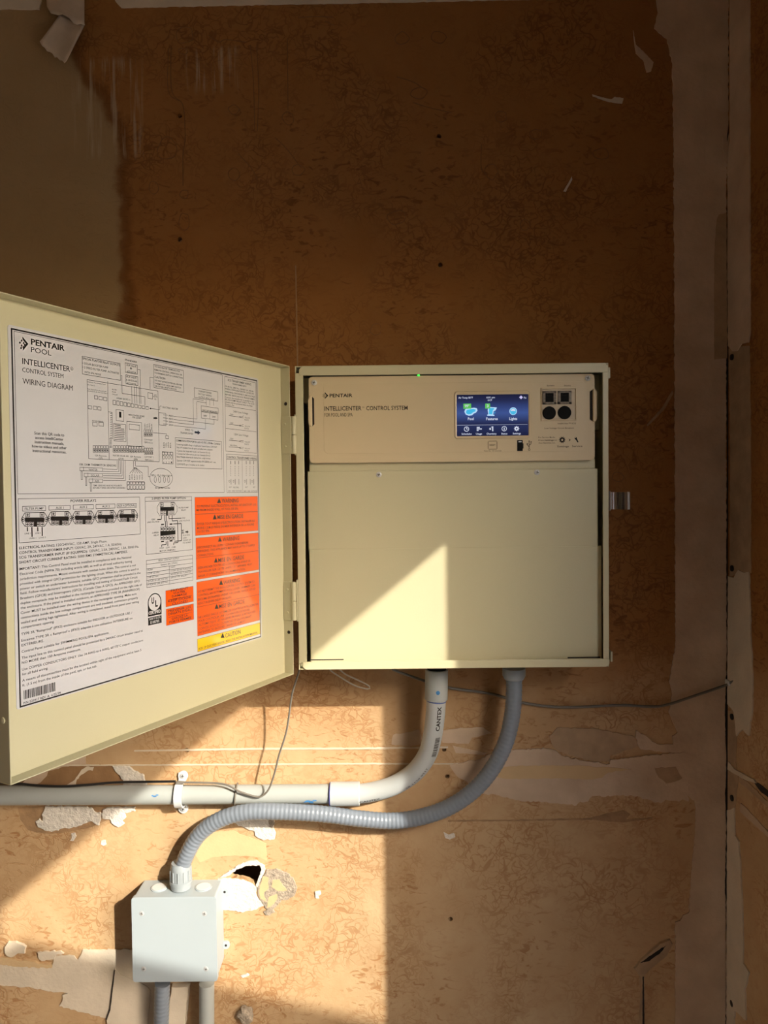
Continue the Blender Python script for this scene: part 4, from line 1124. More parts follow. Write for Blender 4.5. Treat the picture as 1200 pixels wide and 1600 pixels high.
sc_.path([B(622, 1140), B(624, 1205), B(650, 1205)], lw); sc_.path([B(640, 1140), B(642, 1190), B(768, 1192), B(768, 1290), B(788, 1298)], lw)
sc_.ring(B(898, 1306), .0205, lw, 32, .0125)
for x in (838, 880, 928, 968): sc_.ring(B(x, 1322), .0022, lw, 14, .0042)
bt([('RED-1 YEL-2 GRN-3 BLK-4', 800, 1288, 1000), ('ISA Spa-Side Controller', 838, 1412, 985)], B, KB, 17, .004)
sc_.path([B(498, 292), B(508, 296), B(510, 472), B(735, 505), B(735, 590)], lw)
for x in (606, 635, 655, 680, 694): sc_.line(B(x, 402), B(x, 575), lw)
sc_.path([B(665, 235), B(690, 240), B(690, 400)], lw)
sc_.path([B(785, 430), B(785, 312), B(820, 316)], lw); sc_.frame4(B(762, 462), B(812, 470), B(814, 530), B(764, 520), lw)
bt([('GAS', 826, 492, 850), ('HEATER', 818, 508, 858), ('(J6)', 830, 532, 848)], B, KB, 13)
hd.flush('sensor_symbols', M_ink, door, 'stuff')
sc_.flush('sensor_lines', M_ink, door, 'stuff')
tx_.flush('sensor_captions', M_ink, door, 'stuff')
# power relays
KD = 4.443
sc_.frame4(D(123, 82), D(970, 75), D(975, 333), D(133, 393), lw)
bt([('POWER RELAYS', 490, 110, 668)], D, KD, 18, .012)
for nm, x0_, x1_, t0, t1, y0_, y1_ in (('FILTER PUMP', 155, 318, 172, 302, 137, 172), ('AUX 1', 338, 488, 388, 442, 133, 165), ('AUX 2', 507, 650, 553, 605, 128, 160), ('AUX 3', 665, 800, 710, 760, 124, 155), ('AUX 4 (OPTIONAL)', 812, 948, 818, 942, 120, 150)):
    sc_.frame4(D(x0_, y0_), D(x1_, y0_ - 3), D(x1_, y1_ - 2), D(x0_, y1_), lw); tx_.text(nm, D(t0, y1_ - 8), D(t1, 0)[0], 3.6, .006)
for i, (xa, xb, ya, yb) in enumerate(((150, 330, 178, 282), (332, 498, 172, 272), (502, 655, 168, 265), (660, 808, 164, 257), (812, 955, 160, 248))):
    w_, h_ = xb - xa, yb - ya
    q = lambda u_, v_: D(xa + w_ * u_, ya + h_ * v_)
    hd.poly([q(.13, .36), q(.87, .36), q(.87, .66), q(.60, .66), q(.60, .98), q(.47, .98), q(.47, .66), q(.13, .66)])
    for a, b_, c_, d_ in ((.15, .04, .32, .34), (.70, .04, .87, .34), (.15, .67, .30, .97), (.32, .67, .46, .97), (.56, .67, .70, .97), (.72, .67, .87, .97)):
        hd.frame4(q(a, b_), q(c_, b_), q(c_, d_), q(a, d_), .0006)
        m_ = ((a + c_) / 2, (b_ + d_) / 2)
        hd.line(q(m_[0] - .05, m_[1]), q(m_[0] + .05, m_[1]), .0009); hd.line(q(m_[0], m_[1] - .09), q(m_[0], m_[1] + .09), .0009)
    sc_.path([q(.13, .04), q(.02, .36), q(.02, .68), q(.14, .97)], lw * 1.4); sc_.path([q(.88, .04), q(.99, .34), q(.99, .66), q(.88, .97)], lw * 1.4); sc_.line(q(.13, .03), q(.88, .03), lw * 1.4)
    for u_ in (.055, .945): hd.ring(q(u_, .5), .0024, .0006, 14); hd.dot(q(u_, .5), .0009, 8)
for x, y in ((190, 312), (222, 350), (262, 312), (293, 345)): hd.line(D(x, 282), D(x, y), .0013)
bt([('LINE 1', 172, 334, 213), ('LOAD 1', 202, 366, 250), ('LINE 2', 246, 331, 285), ('LOAD 2', 270, 362, 318)], D, KD, 11)
hd.flush('relay_symbols', M_ink, door, 'stuff')
sc_.flush('relay_lines', M_ink, door, 'stuff')
tx_.flush('relay_captions', M_ink, door, 'stuff')
# instructions
tb = Print(DOOR, ZS)
def line2(b_, be, txt, x, e, y, x0_=133):
    if b_: tb.text(b_, D(x0_, y), D(be, 0)[0], 3.9, .014)
    if txt: tx_.text(txt, D(x, y), D(e, 0)[0], 3.9, .003, ref=D(x0_, y))
line2('ELECTRICAL RATING:', 383, '120/240VAC, 150 AMP, Single Phase.', 393, 745, 437)
line2('CONTROL TRANSFORMER INPUT:', 512, '120VAC, 2A, 240VAC, 1 A, 50/60Hz.', 521, 848, 470)
line2('SCG TRANSFORMER INPUT (IF EQUIPPED):', 610, '120VAC, 2.5A, 240VAC, 1.3A, 50/60 Hz.', 620, 965, 503)
line2('SHORT CIRCUIT CURRENT RATING:', 532, '5000 RMS SYMMETRICAL AMPERES.', 541, 888, 537)
line2('IMPORTANT:', 280, 'This Control Panel must be installed in compliance with the National', 288, 913, 583)
for tx, y, e in (('Electrical Code (NFPA 70) including article 680, as well as all local authority having', 617, 918), ('jurisdiction requirements. Mount enclosure with conduit holes down. This control is not', 652, 945),
                 ('provided with integral GFCI protection for the lighting circuit. When this control is used to', 686, 965), ('power or switch an underwater luminaire, suitable GFCI protection shall be provided in the', 720, 978),
                 ("field. Follow manufacturers' instructions for installing and testing of Ground Fault Circuit", 752, 957), ('Breakers (GFCB) and Interrupters (GFCI), (Canada Class A GFCI). An APPROVED GFCI', 786, 972),
                 ('duplex receptacle may be installed in the rectangular knockout provided on the right side of', 820, 987), ('the enclosure. If the panel is installed outdoors, an APPROVED TYPE 3R (RAINPROOF)', 853, 972),
                 ('Cover MUST be installed over the wiring device in the rectangular opening. Make sure', 887, 950), ('connections inside the low voltage compartment are well insulated, connectors properly', 921, 960),
                 ('sealed and wiring lugs tightened. After wiring is completed, install front panel over wiring', 955, 967), ('compartment opening.', 989, 378),
                 ('TYPE 3R "Rainproof" (IPX3) enclosure suitable for INDOOR or OUTDOOR USE. /', 1035, 920), ('Enceinte TYPE 3R « Rainproof » (IPX3) adaptée à une utilisation INTERIEURE ou', 1079, 922), ('EXTÉRIEURE.', 1112, 305),
                 ('Control Panel suitable for SWIMMING POOL/SPA applications.', 1156, 760), ('The input line to this control panel should be protected by a 240VAC circuit breaker rated at', 1200, 995), ('NO MORE than 150 Amperes maximum.', 1234, 563),
                 ('Use COPPER CONDUCTORS ONLY. Use 14 AWG to 6 AWG, 60°/75°C copper conductors', 1280, 997), ('for all field wiring.', 1314, 335),
                 ('A means of disconnection must be the located within sight of the equipment and at least 5', 1357, 985), ('ft. (1.5 m) from the inside of the pool, spa, or hot tub.', 1391, 675)):
    tx_.text(tx, D(133 + (y - 437) * .024, y), D(e, 0)[0], 3.9, .003)
rnd = random.Random(4)
x_ = 163.0
while x_ < 380:
    w_ = rnd.choice((2.2, 2.2, 4.5, 6.5))
    hd.quad(D(x_, 1418 - (x_ - 163) * .27), D(x_ + w_, 1418 - (x_ - 163 + w_) * .27), D(x_ + w_, 1480 - (x_ - 163 + w_) * .27), D(x_, 1480 - (x_ - 163) * .27)); x_ += w_ + rnd.choice((2.4, 3.5, 5.0))
tb.text('P/N 523917 REV. A  6/25/24', D(163, 1514), D(423, 0)[0], 3.6, .01)
hd.flush('barcode', M_ink, door, 'stuff')
tx_.flush('instruction_text', M_ink, door, 'stuff')
tb.flush('instruction_headings', M_ink, door, 'stuff')
# pump option box
KE = 5.4545
sc_.frame4(Ee(90, 92), Ee(488, 85), Ee(497, 540), Ee(100, 582), lw); sc_.line(Ee(92, 127), Ee(488, 119), lw)
bt([('2-SPEED FILTER PUMP OPTION', 148, 112, 438)], Ee, KE, 16, .014)
hd.poly([Ee(220, 176), Ee(340, 174), Ee(340, 206), Ee(285, 208), Ee(285, 250), Ee(272, 250), Ee(272, 208), Ee(220, 208)])
for a, b_, c_, d_ in ((218, 140, 248, 174), (310, 138, 340, 172), (222, 212, 245, 248), (250, 212, 272, 248), (288, 210, 312, 246), (316, 210, 340, 246)):
    hd.frame4(Ee(a, b_), Ee(c_, b_ - 1), Ee(c_, d_ - 1), Ee(a, d_), .0006); hd.line(Ee((a + c_) / 2 - 8, (b_ + d_) / 2), Ee((a + c_) / 2 + 8, (b_ + d_) / 2), .0006); hd.line(Ee((a + c_) / 2, (b_ + d_) / 2 - 10), Ee((a + c_) / 2, (b_ + d_) / 2 + 10), .0006)
sc_.path([Ee(216, 136), Ee(192, 178), Ee(194, 215), Ee(216, 252)], lw); sc_.path([Ee(340, 134), Ee(366, 176), Ee(364, 212), Ee(342, 246)], lw); sc_.line(Ee(216, 135), Ee(340, 133), lw)
for pth in ([(230, 250), (230, 280), (195, 283)], [(258, 250), (258, 290), (264, 300), (264, 345)], [(272, 250), (272, 290), (278, 300), (278, 345)], [(294, 248), (294, 275), (400, 272)], [(322, 248), (322, 293), (370, 293), (370, 478), (335, 482), (335, 500)], [(330, 320), (400, 316), (402, 462), (340, 468)], [(270, 470), (270, 495), (233, 498), (233, 515)], [(284, 465), (284, 508)]):
    sc_.path([Ee(*q) for q in pth], .0011)
hd.rect(Ee(220, 383), Ee(350, 410))
for r_ in (345, 420):
    for i in range(5): hd.frame4(Ee(222 + i * 25, r_), Ee(246 + i * 25, r_ - 1), Ee(246 + i * 25, r_ + 36), Ee(222 + i * 25, r_ + 37), .0005); hd.dot(Ee(234 + i * 25, r_ + 18), .0014, 8)
for a, b_ in ((228, 325), (300, 322), (228, 470), (300, 465)): hd.line(Ee(a, b_), Ee(a + 24, b_ - 1), .0018)
hd.poly([Ee(435, 382), Ee(448, 381), Ee(448, 374), Ee(463, 388), Ee(448, 401), Ee(448, 394), Ee(435, 394)]); bt([('Σ', 404, 400, 424)], Ee, KE, 26, .03)
bt([('FILTER PUMP', 378, 188, 462), ('RELAY', 400, 208, 440), ('120V', 146, 288, 178), ('LINE VOLTAGE', 110, 312, 212), ('120V', 404, 276, 434), ('LINE VOLTAGE', 382, 300, 474), ('2-SPEED', 150, 402, 208), ('RELAY', 166, 424, 208), ('HIGH', 216, 532, 250), ('LOW', 268, 528, 300), ('COM', 318, 525, 350), ('MOTOR TERMINALS', 216, 558, 348), ('PLUG INTO', 414, 424, 474), ('2-SPD', 414, 446, 446), ('SOCKET ON', 414, 466, 482), ('P.C. BOARD', 414, 488, 482)], Ee, KE, 12, .006)
sc_.frame4(Ee(100, 630), Ee(495, 585), Ee(500, 800), Ee(105, 865), lw)
for a, b_ in ((665, 616), (705, 652), (737, 684), (770, 712), (803, 740), (835, 770)): sc_.line(Ee(102, a), Ee(498, b_), lw)
sc_.line(Ee(298, 678), Ee(300, 835), lw)
bt([('RELAY CONTACT OUTPUT', 206, 640, 382), ('General: 20A, 277VAC', 224, 676, 368), ('PUMP', 113, 722, 158), ('LIGHT', 310, 696, 348), ('1.5 HP 120 VAC', 113, 752, 215), ('3 HP 277 VAC', 113, 785, 208), ('20 FLA/120 LRA, 120 VAC', 113, 818, 286), ('17 FLA/102 LRA, 277 VAC', 113, 848, 286), ('1.5 KW 120 VAC TUNGSTEN', 310, 728, 484), ('4.8 KW 240 VAC TUNGSTEN', 310, 758, 484), ('20A, 277 VAC BALLAST', 310, 784, 452)], Ee, KE, 15)
hd.flush('pump_diagram_symbols', M_ink, door, 'stuff')
sc_.flush('pump_diagram_lines', M_ink, door, 'stuff')
tx_.flush('pump_diagram_captions', M_ink, door, 'stuff')
# certification mark
b4 = lambda *q: Ee(*q)
cx, cy = hd.L(Ee(172, 988)); rr = .0108
bx0, bx1, by0, _t = hd.box4(Ee(113, 985), Ee(230, 972), Ee(232, 1088), Ee(117, 1112))
arch = [(bx0, by0), (bx1, by0)] + [((bx0 + bx1) / 2 + (bx1 - bx0) / 2 * math.cos(w * math.pi / 16), cy + (bx1 - bx0) / 2 * math.sin(w * math.pi / 16)) for w in range(17)]
hd.flat(arch, ZS)
wt.flat(disc(cx, cy, (bx1 - bx0) * .44, 28), ZS + .0001)
kb = Print(DOOR, ZS + .0003)
kb.text('U', Ee(146, 1000), Ee(168, 0)[0], 9, .05); kb.text('L', Ee(178, 1024), Ee(200, 0)[0], 9, .05)
wt.text('CERTIFIED', Ee(122, 1094), Ee(224, 0)[0], 4.6, .03)
hd.quad(Ee(117, 1120), Ee(232, 1098), Ee(232, 1162), Ee(118, 1187))
wt.text('SAFETY US-CA', Ee(128, 1142), Ee(222, 0)[0], 3.2, .01); wt.text('E108785', Ee(138, 1172), Ee(212, 0)[0], 4, .01)
hd.flush('certification_mark', M_ink, door); wt.flush('mark_disc_and_lettering', M_sheet, door); kb.flush('mark_letters', M_ink, door)
# orange and yellow warnings
def warn(q, div, lines, heads, fill, m_print):
    fill.quad(*[Ee(*p_) for p_ in q]); rd.frame4(*[Ee(*p_) for p_ in q], .0005)
    if div: rd.line(Ee(*div[0]), Ee(*div[1]), .0007)
    for (tx, x, y, e, tri) in heads:
        hd.text(tx, Ee(x, y), Ee(e, 0)[0], 6.4, .012)
        u_ = lambda a, b_: Ee(tri + a, y - (tri - x) * 0 + b_)
        hd.poly([u_(0, 2), u_(34, 0), u_(17, -42)]); hd.flush('warning_heading', M_ink, door)
    for (tx, x, y, e) in lines: m_print.text(tx, Ee(x, y), Ee(e, 0)[0], 3.6, .006)
    fill.flush('orange_warning_panel' if fill is og else 'yellow_caution_panel', M_orange if fill is og else M_yellow, door)
    rd.flush('panel_border', M_red, door); hd.flush('warning_heading', M_ink, door); m_print.flush('warning_text', M_ink, door, 'stuff')
warn([(513, 90), (1050, 85), (1055, 380), (520, 418)], ((517, 238), (1053, 213)),
     [('TO PREVENT ELECTROCUTION, INSTALL AT LEAST 5 FT. (1.5', 530, 180, 1038), ('M) FROM INSIDE WALL OF POOL OR SPA.', 530, 212, 888), ("ÉVITER TOUT RISQUE D'ÉLECTROCUTION. INSTALLER AU", 534, 332, 1025), ('MOINS 1.5 M (5 PIEDS) DU MUR INTÉRIEUR DE LA PISCINE', 534, 366, 1020), ('OU DU SPA.', 534, 396, 642)],
     [('WARNING', 745, 140, 888, 705), ('MISE EN GARDE', 708, 280, 928, 668)], og, tb)
warn([(522, 440), (1057, 393), (1060, 712), (528, 795)], ((525, 612), (1058, 548)),
     [('DISCONNECT ALL SUPPLY CONNECTIONS BEFORE', 536, 532, 972), ('SERVICING. THIS APPLIANCE MAY HAVE UP TO 17 SUPPLY', 536, 564, 1028), ('CONNECTIONS.', 538, 600, 678), ('DÉBRANCHER TOUTES LES CONNEXIONS AVANT DE', 540, 706, 990), ('TRAVAILLER SUR CETTE UNITÉ. CET APPAREIL PEUT', 540, 740, 1005), ("AVOIR 17 CONNEXIONS DE L'ALIMENTATION.", 542, 776, 948)],
     [('WARNING', 752, 470, 895, 712), ('MISE EN GARDE', 715, 648, 936, 678)], og, tb)
warn([(530, 815), (1062, 728), (1067, 1140), (537, 1278)], ((533, 1030), (1064, 920)),
     [('DO NOT PERMIT THE INTELLICENTER CONTROL SYSTEM TO', 540, 908, 1025), ('CONTROL AN AUTOMATIC POOL COVER. SWIMMERS CAN', 540, 942, 1030), ('BECOME ENTRAPPED UNDER THE COVER, WHICH COULD', 542, 976, 1035), ('RESULT IN SEVERE INJURY OR DEATH.', 542, 1010, 830), ('NE LAISSEZ PAS LE SYSTÈME DE CONTRÔLE INTELLICENTER', 546, 1128, 1058), ('POUR CONTRÔLER UNE COUVERTURE DE PISCINE', 546, 1160, 985), ('AUTOMATIQUE. LES NAGEURS PEUVENT SE RETROUVER', 548, 1192, 1035), ('COINCÉS SOUS LE COUVERCLE, CE QUI POURRAIT', 548, 1226, 1000), ('ENTRAÎNER DES BLESSURES GRAVES OU LA MORT.', 548, 1258, 950)],
     [('WARNING', 758, 838, 900, 722), ('MISE EN GARDE', 722, 1042, 940, 684)], og, tb)
warn([(537, 1303), (1070, 1158), (1072, 1255), (537, 1415)], None, [('RISK OF ELECTRIC SHOCK. READ THE INSTALLATION MANUAL.', 548, 1395, 1055)], [('CAUTION', 775, 1290, 905, 735)], yl, tb)
warn([(265, 888), (502, 850), (505, 985), (268, 1025)], ((290, 962), (490, 932)), [], [], og, tb)
warn([(268, 1045), (505, 1000), (507, 1135), (273, 1187)], ((290, 1112), (490, 1078)), [], [], og, tb)
for tx, x, y, e in (('PREVENT', 310, 900, 460), ('WATER', 330, 922, 435), ('DAMAGE', 320, 948, 450), ('KEEP DOOR', 288, 990, 486), ('CLOSED', 320, 1012, 456), ('PRÉVENIR LES', 288, 1074, 484), ("DÉGÂTS D'EAU.", 290, 1100, 495), ('GARDEZ LA', 318, 1138, 456), ('PORTE FERMÉE.', 296, 1170, 492)):
    tb.text(tx, Ee(x, y), Ee(e, 0)[0], 3.6, .02)
tb.flush('door_notice_lettering', M_ink, door)

# ------------------------------------------------------------------ rigid conduit along the wall and its elbow up into the enclosure
R1 = .0167
pipe_path = spline([P(-60, 1243, .0185), P(200, 1242, .0185), P(400, 1241, .0185), P(560, 1240, .0185)], .01)
elbow_path = spline([P(530, 1240, .019), P(562, 1240, .019), P(591, 1235, .020), P(620, 1225, .024), P(649, 1205, .032), P(668, 1178, .042), P(676, 1148, .052), P(680, 1119, .058), P(681.5, 1093, .061), P(682.5, 1046, .061)], .006)
con = thing('rigid_conduit', P(300, 1258, .0185), 'pale grey plastic conduit running along the wall, curving up into the enclosure', 'conduit')
straight = MB().tube(pipe_path, R1, 28).build('straight_pipe', M_pvc, con)
elbow = MB().tube(elbow_path, R1, 28).build('elbow', M_pvc2, con)
def sleeve(name, a, b_, r, parent, m, lip=.001):
    d_ = (b_ - a); L_ = d_.length
    return MB().lathe(a, d_, [(0, r - lip), (.0008, r), (L_ - .0008, r), (L_, r - lip)], 30).build(name, m, parent)
cpl = sleeve('coupling', P(516, 1240.5, .019), P(562, 1240, .019), .0207, con, M_pvc2)
sleeve('primer_ring', P(515, 1240.5, .019), P(517, 1240.5, .019), .0204, cpl, mat('purple_primer', (.035, .04, .30), .5))
adp = sleeve('box_adapter', P(681.5, 1093, .061), P(682.3, 1046, .061), .0196, con, M_pvc)
sleeve('primer_ring', P(681.2, 1096, .061), P(681.4, 1093.5, .061), .0174, adp, mat('purple_primer_faint', (.10, .14, .34), .5))
MB().lathe(P(682.3, 1049, .061), (0, 0, 1), [(0, .0165), (.006, .0165)], 24).build('lock_ring', M_black, con)

def on_tube(path, r, uv, vs, fs, off=.0003):
    """wrap flat artwork (metres along the tube, metres round it, 0 = facing the room) onto a tube"""
    fr = frames(path); cum = [0.0]
    for a, b_ in zip(path, path[1:]): cum.append(cum[-1] + (b_ - a).length)
    out = []
    for x, y in vs:
        u_ = uv[0] + x
        i = 0
        while i < len(cum) - 2 and cum[i + 1] < u_: i += 1
        k_ = (u_ - cum[i]) / (cum[i + 1] - cum[i])
        p_ = fr[i][0].lerp(fr[i + 1][0], k_); a = fr[i][2].lerp(fr[i + 1][2], k_).normalized(); b_ = fr[i][3].lerp(fr[i + 1][3], k_).normalized()
        w = (uv[1] + y) / r
        out.append(p_ + a * ((r + off) * math.cos(w)) + b_ * ((r + off) * math.sin(w)))
    return out, fs
def path_at(path, p):
    """length along the path of the point nearest a pixel's ray"""
    best, cum, bl = 1e9, 0.0, 0.0
    for a, b_ in zip(path, path[1:]):
        v = (a - CAM); r_ = ray(*p).normalized()
        d_ = (v - r_ * v.dot(r_)).length
        if d_ < best: best, bl = d_, cum
        cum += (b_ - a).length
    return bl
def tube_text(mb, path, r, txt, s0, s1, y, cap, bold=.0, up=1):
    vs, fs = glyphs(txt, bold)
    lo, hi = min(v[0] for v in vs), max(v[0] for v in vs)
    k_ = (s1 - s0) / (hi - lo)
    vs = [((a - lo) * k_, up * b_ * cap / CAPH) for a, b_ in vs]
    mb.raw(*on_tube(path, r, (s0, y), vs, fs))
sb = [path_at(elbow_path, (675, 1135)), path_at(elbow_path, (680, 1097))]
# which way round the tube is the photograph's right-hand side: fr[3] = t x a with a towards the room
mb = MB()
fr_ = frames(elbow_path)[-6]
rt = 1 if fr_[3].x > 0 else -1
tube_text(mb, elbow_path, R1, 'CANTEX', sb[0], sb[1], rt * .0125, .0065, .03, -rt)
mb.build('brand_marking', M_inkbrown, elbow, smooth=False); mb = MB()
s0, s1 = path_at(elbow_path, (668, 1174)), path_at(elbow_path, (675, 1142))
x_, rnd = s0, random.Random(9)
while x_ < s1:
    w_ = rnd.choice((.0006, .0011, .0016))
    for k_ in range(6):
        y0_, y1_ = -.0045 + .0015 * k_, -.003 + .0015 * k_
        mb.raw(*on_tube(elbow_path, R1, (x_, rt * .0125), [(0, y0_), (w_, y0_), (w_, y1_), (0, y1_)], [(0, 1, 2, 3)]))
    x_ += w_ + .0009
mb.build('barcode_marking', M_inkbrown, elbow, smooth=False); mb = MB()
tube_text(mb, elbow_path, R1, '28 1120 0917', path_at(elbow_path, (630, 1218)), path_at(elbow_path, (660, 1190)), rt * .0135, .0035, .0, -rt)
mb.build('number_marking', M_inkbrown, elbow, smooth=False); mb = MB()
tube_text(mb, elbow_path, R1, 'CANTEX', path_at(elbow_path, (563, 1240)), path_at(elbow_path, (592, 1235)), rt * .0125, .0045, .01, -rt)
mb.build('brand_marking', M_inkbrown, elbow, smooth=False)
def smear(name, path, r, px_, y, pts, parent, sc=1.0):
    mb_ = MB(); rnd_ = random.Random(len(name) + int(px_[0])); s_ = path_at(path, px_)
    for i, (a, b_, w_, h_) in enumerate(pts):
        pl_ = jag(disc(a, b_, w_, 12, h_), .001, .0005, i)
        m2 = MB(Frame((0, 0, 0), (1, 0, 0), (0, 1, 0))).flat(pl_, 0)
        vs, fs = on_tube(path, r, (s_, y), [(v.x, v.y) for v in m2.v], m2.f, .0009)
        mb_.raw(vs, fs)
    mb_.build(name, M_blue, parent, smooth=False)
smear('primer_smear', pipe_path, R1, (485, 1240), .006, [(0, 0, .005, .002), (.006, .003, .004, .003), (.012, -.001, .004, .0015), (-.005, .002, .003, .0012)], straight)
smear('primer_smear', pipe_path, R1, (245, 1240), -.004, [(0, 0, .0035, .0012), (.004, -.002, .003, .001), (-.004, -.001, .002, .001)], straight)
smear('primer_smear', elbow_path, .0196, (682, 1078), rt * .006, [(0, 0, .0035, .0035)], adp)

# strap holding the conduit
st = thing('pipe_strap', P(283, 1262, 0), 'white plastic two-screw strap clamped over the grey conduit', 'strap')
cs = P(282, 1241.5, .0185)
prof = []
for i in range(21):
    w = math.radians(-100 + 200 * i / 20)
    prof.append((cs.z + math.sin(w) * .0195, -cs.y + math.cos(w) * .0195))
prof = [(cs.z - .034, .002), (cs.z - .0205, .002)] + prof[1:-1] + [(cs.z + .0205, .002), (cs.z + .034, .002)]
mb = MB()
hw = .0068
vs, fs = [], []
for k_, (z, dd) in enumerate(prof):
    zc, dc = (z - cs.z), dd
    L_ = math.hypot(z - cs.z, dd + cs.y) or 1
    o_ = (z + (z - cs.z) / L_ * .0025 if 2 <= k_ < len(prof) - 2 else z, dd + .0028)
    vs += [(cs.x - hw, z, dd), (cs.x + hw, z, dd), (cs.x + hw, o_[0], o_[1]), (cs.x - hw, o_[0], o_[1])]
for i in range(len(prof) - 1):
    for k_ in range(4): fs.append((i * 4 + k_, (i + 1) * 4 + k_, (i + 1) * 4 + (k_ + 1) % 4, i * 4 + (k_ + 1) % 4))
m_ = (len(prof) - 1) * 4
fs += [(0, 1, 2, 3), (m_ + 3, m_ + 2, m_ + 1, m_)]
M_strap = mat('pale_strap_plastic', (.60, .62, .62), .4, var=.03)
band_ = mb.add(vs, fs).build('band', M_strap, st, bevel=.0007)
for px_, py_ in ((286, 1212), (286.5, 1263)):
    q = P(px_, py_, .003)
    MB().prism(disc(q.x, q.z, .0088, 20), .0008, .0046).build('screw_tab', M_strap, st, bevel=.0008)
    screw(q + Vector((0, -.0016, 0)), .0052, (0, -1, 0), 'screw', st, M_steel)

# ------------------------------------------------------------------ flexible conduit from enclosure to junction box
R2 = .0138
fl_path = spline([P(803, 1050, .060), P(803, 1085, .060), P(800, 1120, .058), P(790, 1160, .055), P(770, 1200, .050), P(740, 1235, .044), P(700, 1262, .038), P(655, 1277, .033), P(612, 1282.5, .030), P(560, 1279, .034),
                  P(500, 1271.5, .038), P(430, 1268, .0425), P(385, 1269, .044), P(345, 1280, .040), P(312, 1303, .034), P(292, 1335, .030), P(284, 1360, .028), P(283.5, 1379, .028)], .0019)
JZ1 = W(205, 1402.5, .060)[1]
fx = thing('flexible_conduit', P(283, 1388, .037), 'ribbed grey flexible conduit curving from enclosure down to the junction box', 'conduit')
rad = [R2 * (1 + .03 * math.cos(2 * math.pi * i / 4)) for i in range(len(fl_path))]
MB().tube(fl_path, rad, 24).build('ribbed_hose', M_flex, fx)
def fitting(name, base, axis, parts, parent, m, seg=26, flats=False):
    o = MB().lathe(base, axis, parts, seg).build(name, m, parent)
    return o
b0 = P(803, 1044, .060)
fitting('connector', (b0.x, b0.y, b0.z), (0, 0, -1), [(0, .0195), (.006, .0198), (.0125, .0198), (.016, .0178), (.019, .0162)], fx, M_fit)
jd = P(283, 1386, .028)
cn = fitting('connector', (jd.x, jd.y, JZ1 + .0003), (0, 0, 1), [(0, .0178), (.008, .0178), (.0085, .0196), (.014, .0196), (.0145, .0182), (.034, .0182), (.041, .0172), (.045, .0158)], fx, M_fit)
for i in range(12):
    w = math.pi * 2 * i / 12
    q = Vector((jd.x + .0185 * math.cos(w), jd.y + .0185 * math.sin(w), 0))
    MB().tube([q + Vector((0, 0, JZ1 + .016)), q + Vector((0, 0, JZ1 + .034))], .0012, 6).build('grip_rib', M_fit, cn)

# ------------------------------------------------------------------ junction box
JD = .060
jx0, jz1 = W(205, 1402.5, JD); jx1, jz0 = W(340, 1533.5, JD)
jb = thing('junction_box', ((jx0 + jx1) / 2, 0, jz0), 'square blue-grey plastic junction box with four-screw cover, standing in the sunlight', 'junction box')
MB().prism(rrect(jx0 + .0015, jx1 - .0015, jz0 + .0015, jz1 - .0015, .004), 0.0, JD - .009).build('body', M_box, jb, bevel=.001)
cov = MB().prism(rrect(jx0, jx1, jz0, jz1, .005), JD - .009, JD).build('cover', M_box, jb, bevel=.0016, bseg=3)
for x, y in ((221.5, 1427.5), (319.5, 1427.5), (224.5, 1514), (322, 1514)):
    q = P(x, y, JD)
    screw(q + Vector((0, .0006, 0)), .0043, (0, -1, 0), 'screw', cov, M_steel, .0014)
for x in (249, 318):
    q = P(x, 1388, .026)
    MB().lathe((q.x, q.y, jz1 - .0015), (0, 0, 1), [(-.001, .0150), (.0012, .0150), (.0016, .0142)], 26).build('knockout', M_box, jb)
    MB().lathe((q.x, q.y, jz1 + .0001), (0, 0, 1), [(0, .0125), (.0004, .0125)], 26).build('knockout_disc', M_strap, jb)
for x, y in ((351, 1393.5), (353, 1477)):
    q = P(x, y, .004)
    a = jx1 - .003
    poly = [(a, q.z - .0068)] + [(q.x + .0068 * math.cos(w), q.z + .0068 * math.sin(w)) for w in [math.radians(-90 + 15 * i) for i in range(13)]] + [(a, q.z + .0068)]
    ear = MB().prism(poly, 0, .0045).build('mounting_ear', M_box, jb, bevel=.0006)
    MB().lathe((q.x, q.y, q.z), (0, -1, 0), [(0, .0022), (.0008, .0022)], 12).build('ear_hole_disc', M_dark, ear)  # solid disc, the dark of the ear's hole put into its colour

# two conduits leaving the box downwards
f2 = thing('flexible_conduit', P(252, 1640, .024), 'short blue-grey flexible conduit leaving the left underside of the junction box', 'conduit')
p2 = spline([P(254, 1536, .026), P(253, 1560, .025), P(252, 1600, .022), P(251, 1700, .020), P(250, 1900, .018), P(250, 2300, .016)], .0019)
MB().tube(p2, [.0132 * (1 + .03 * math.cos(2 * math.pi * i / 4)) for i in range(len(p2))], 20).build('ribbed_hose', M_flex, f2)
q = P(254, 1530, .026)
fitting('connector', (q.x, q.y, jz0 - .0002), (0, 0, -1), [(0, .0160), (.010, .0160), (.013, .0140)], f2, M_fit)
f3 = thing('rigid_conduit', P(323, 1640, .024), 'short pale grey conduit leaving the right underside of the junction box', 'conduit')
p3 = spline([P(323, 1536, .026), P(323, 1600, .024), P(323, 1700, .022), P(323, 2300, .018)], .01)
MB().tube(p3, .0134, 22).build('straight_pipe', M_pvc, f3)
q = P(323, 1530, .026)
fitting('connector', (q.x, q.y, jz0 - .0002), (0, 0, -1), [(0, .0152), (.006, .0152), (.007, .0140)], f3, M_pvc)
# mud strip between them
patch('joint_tape', [(270, 1536), (298, 1535), (294, 1576), (288, 1640), (260, 1640), (264, 1570)], .010, M_mud2, .0008, base=0.0, taper=.002)
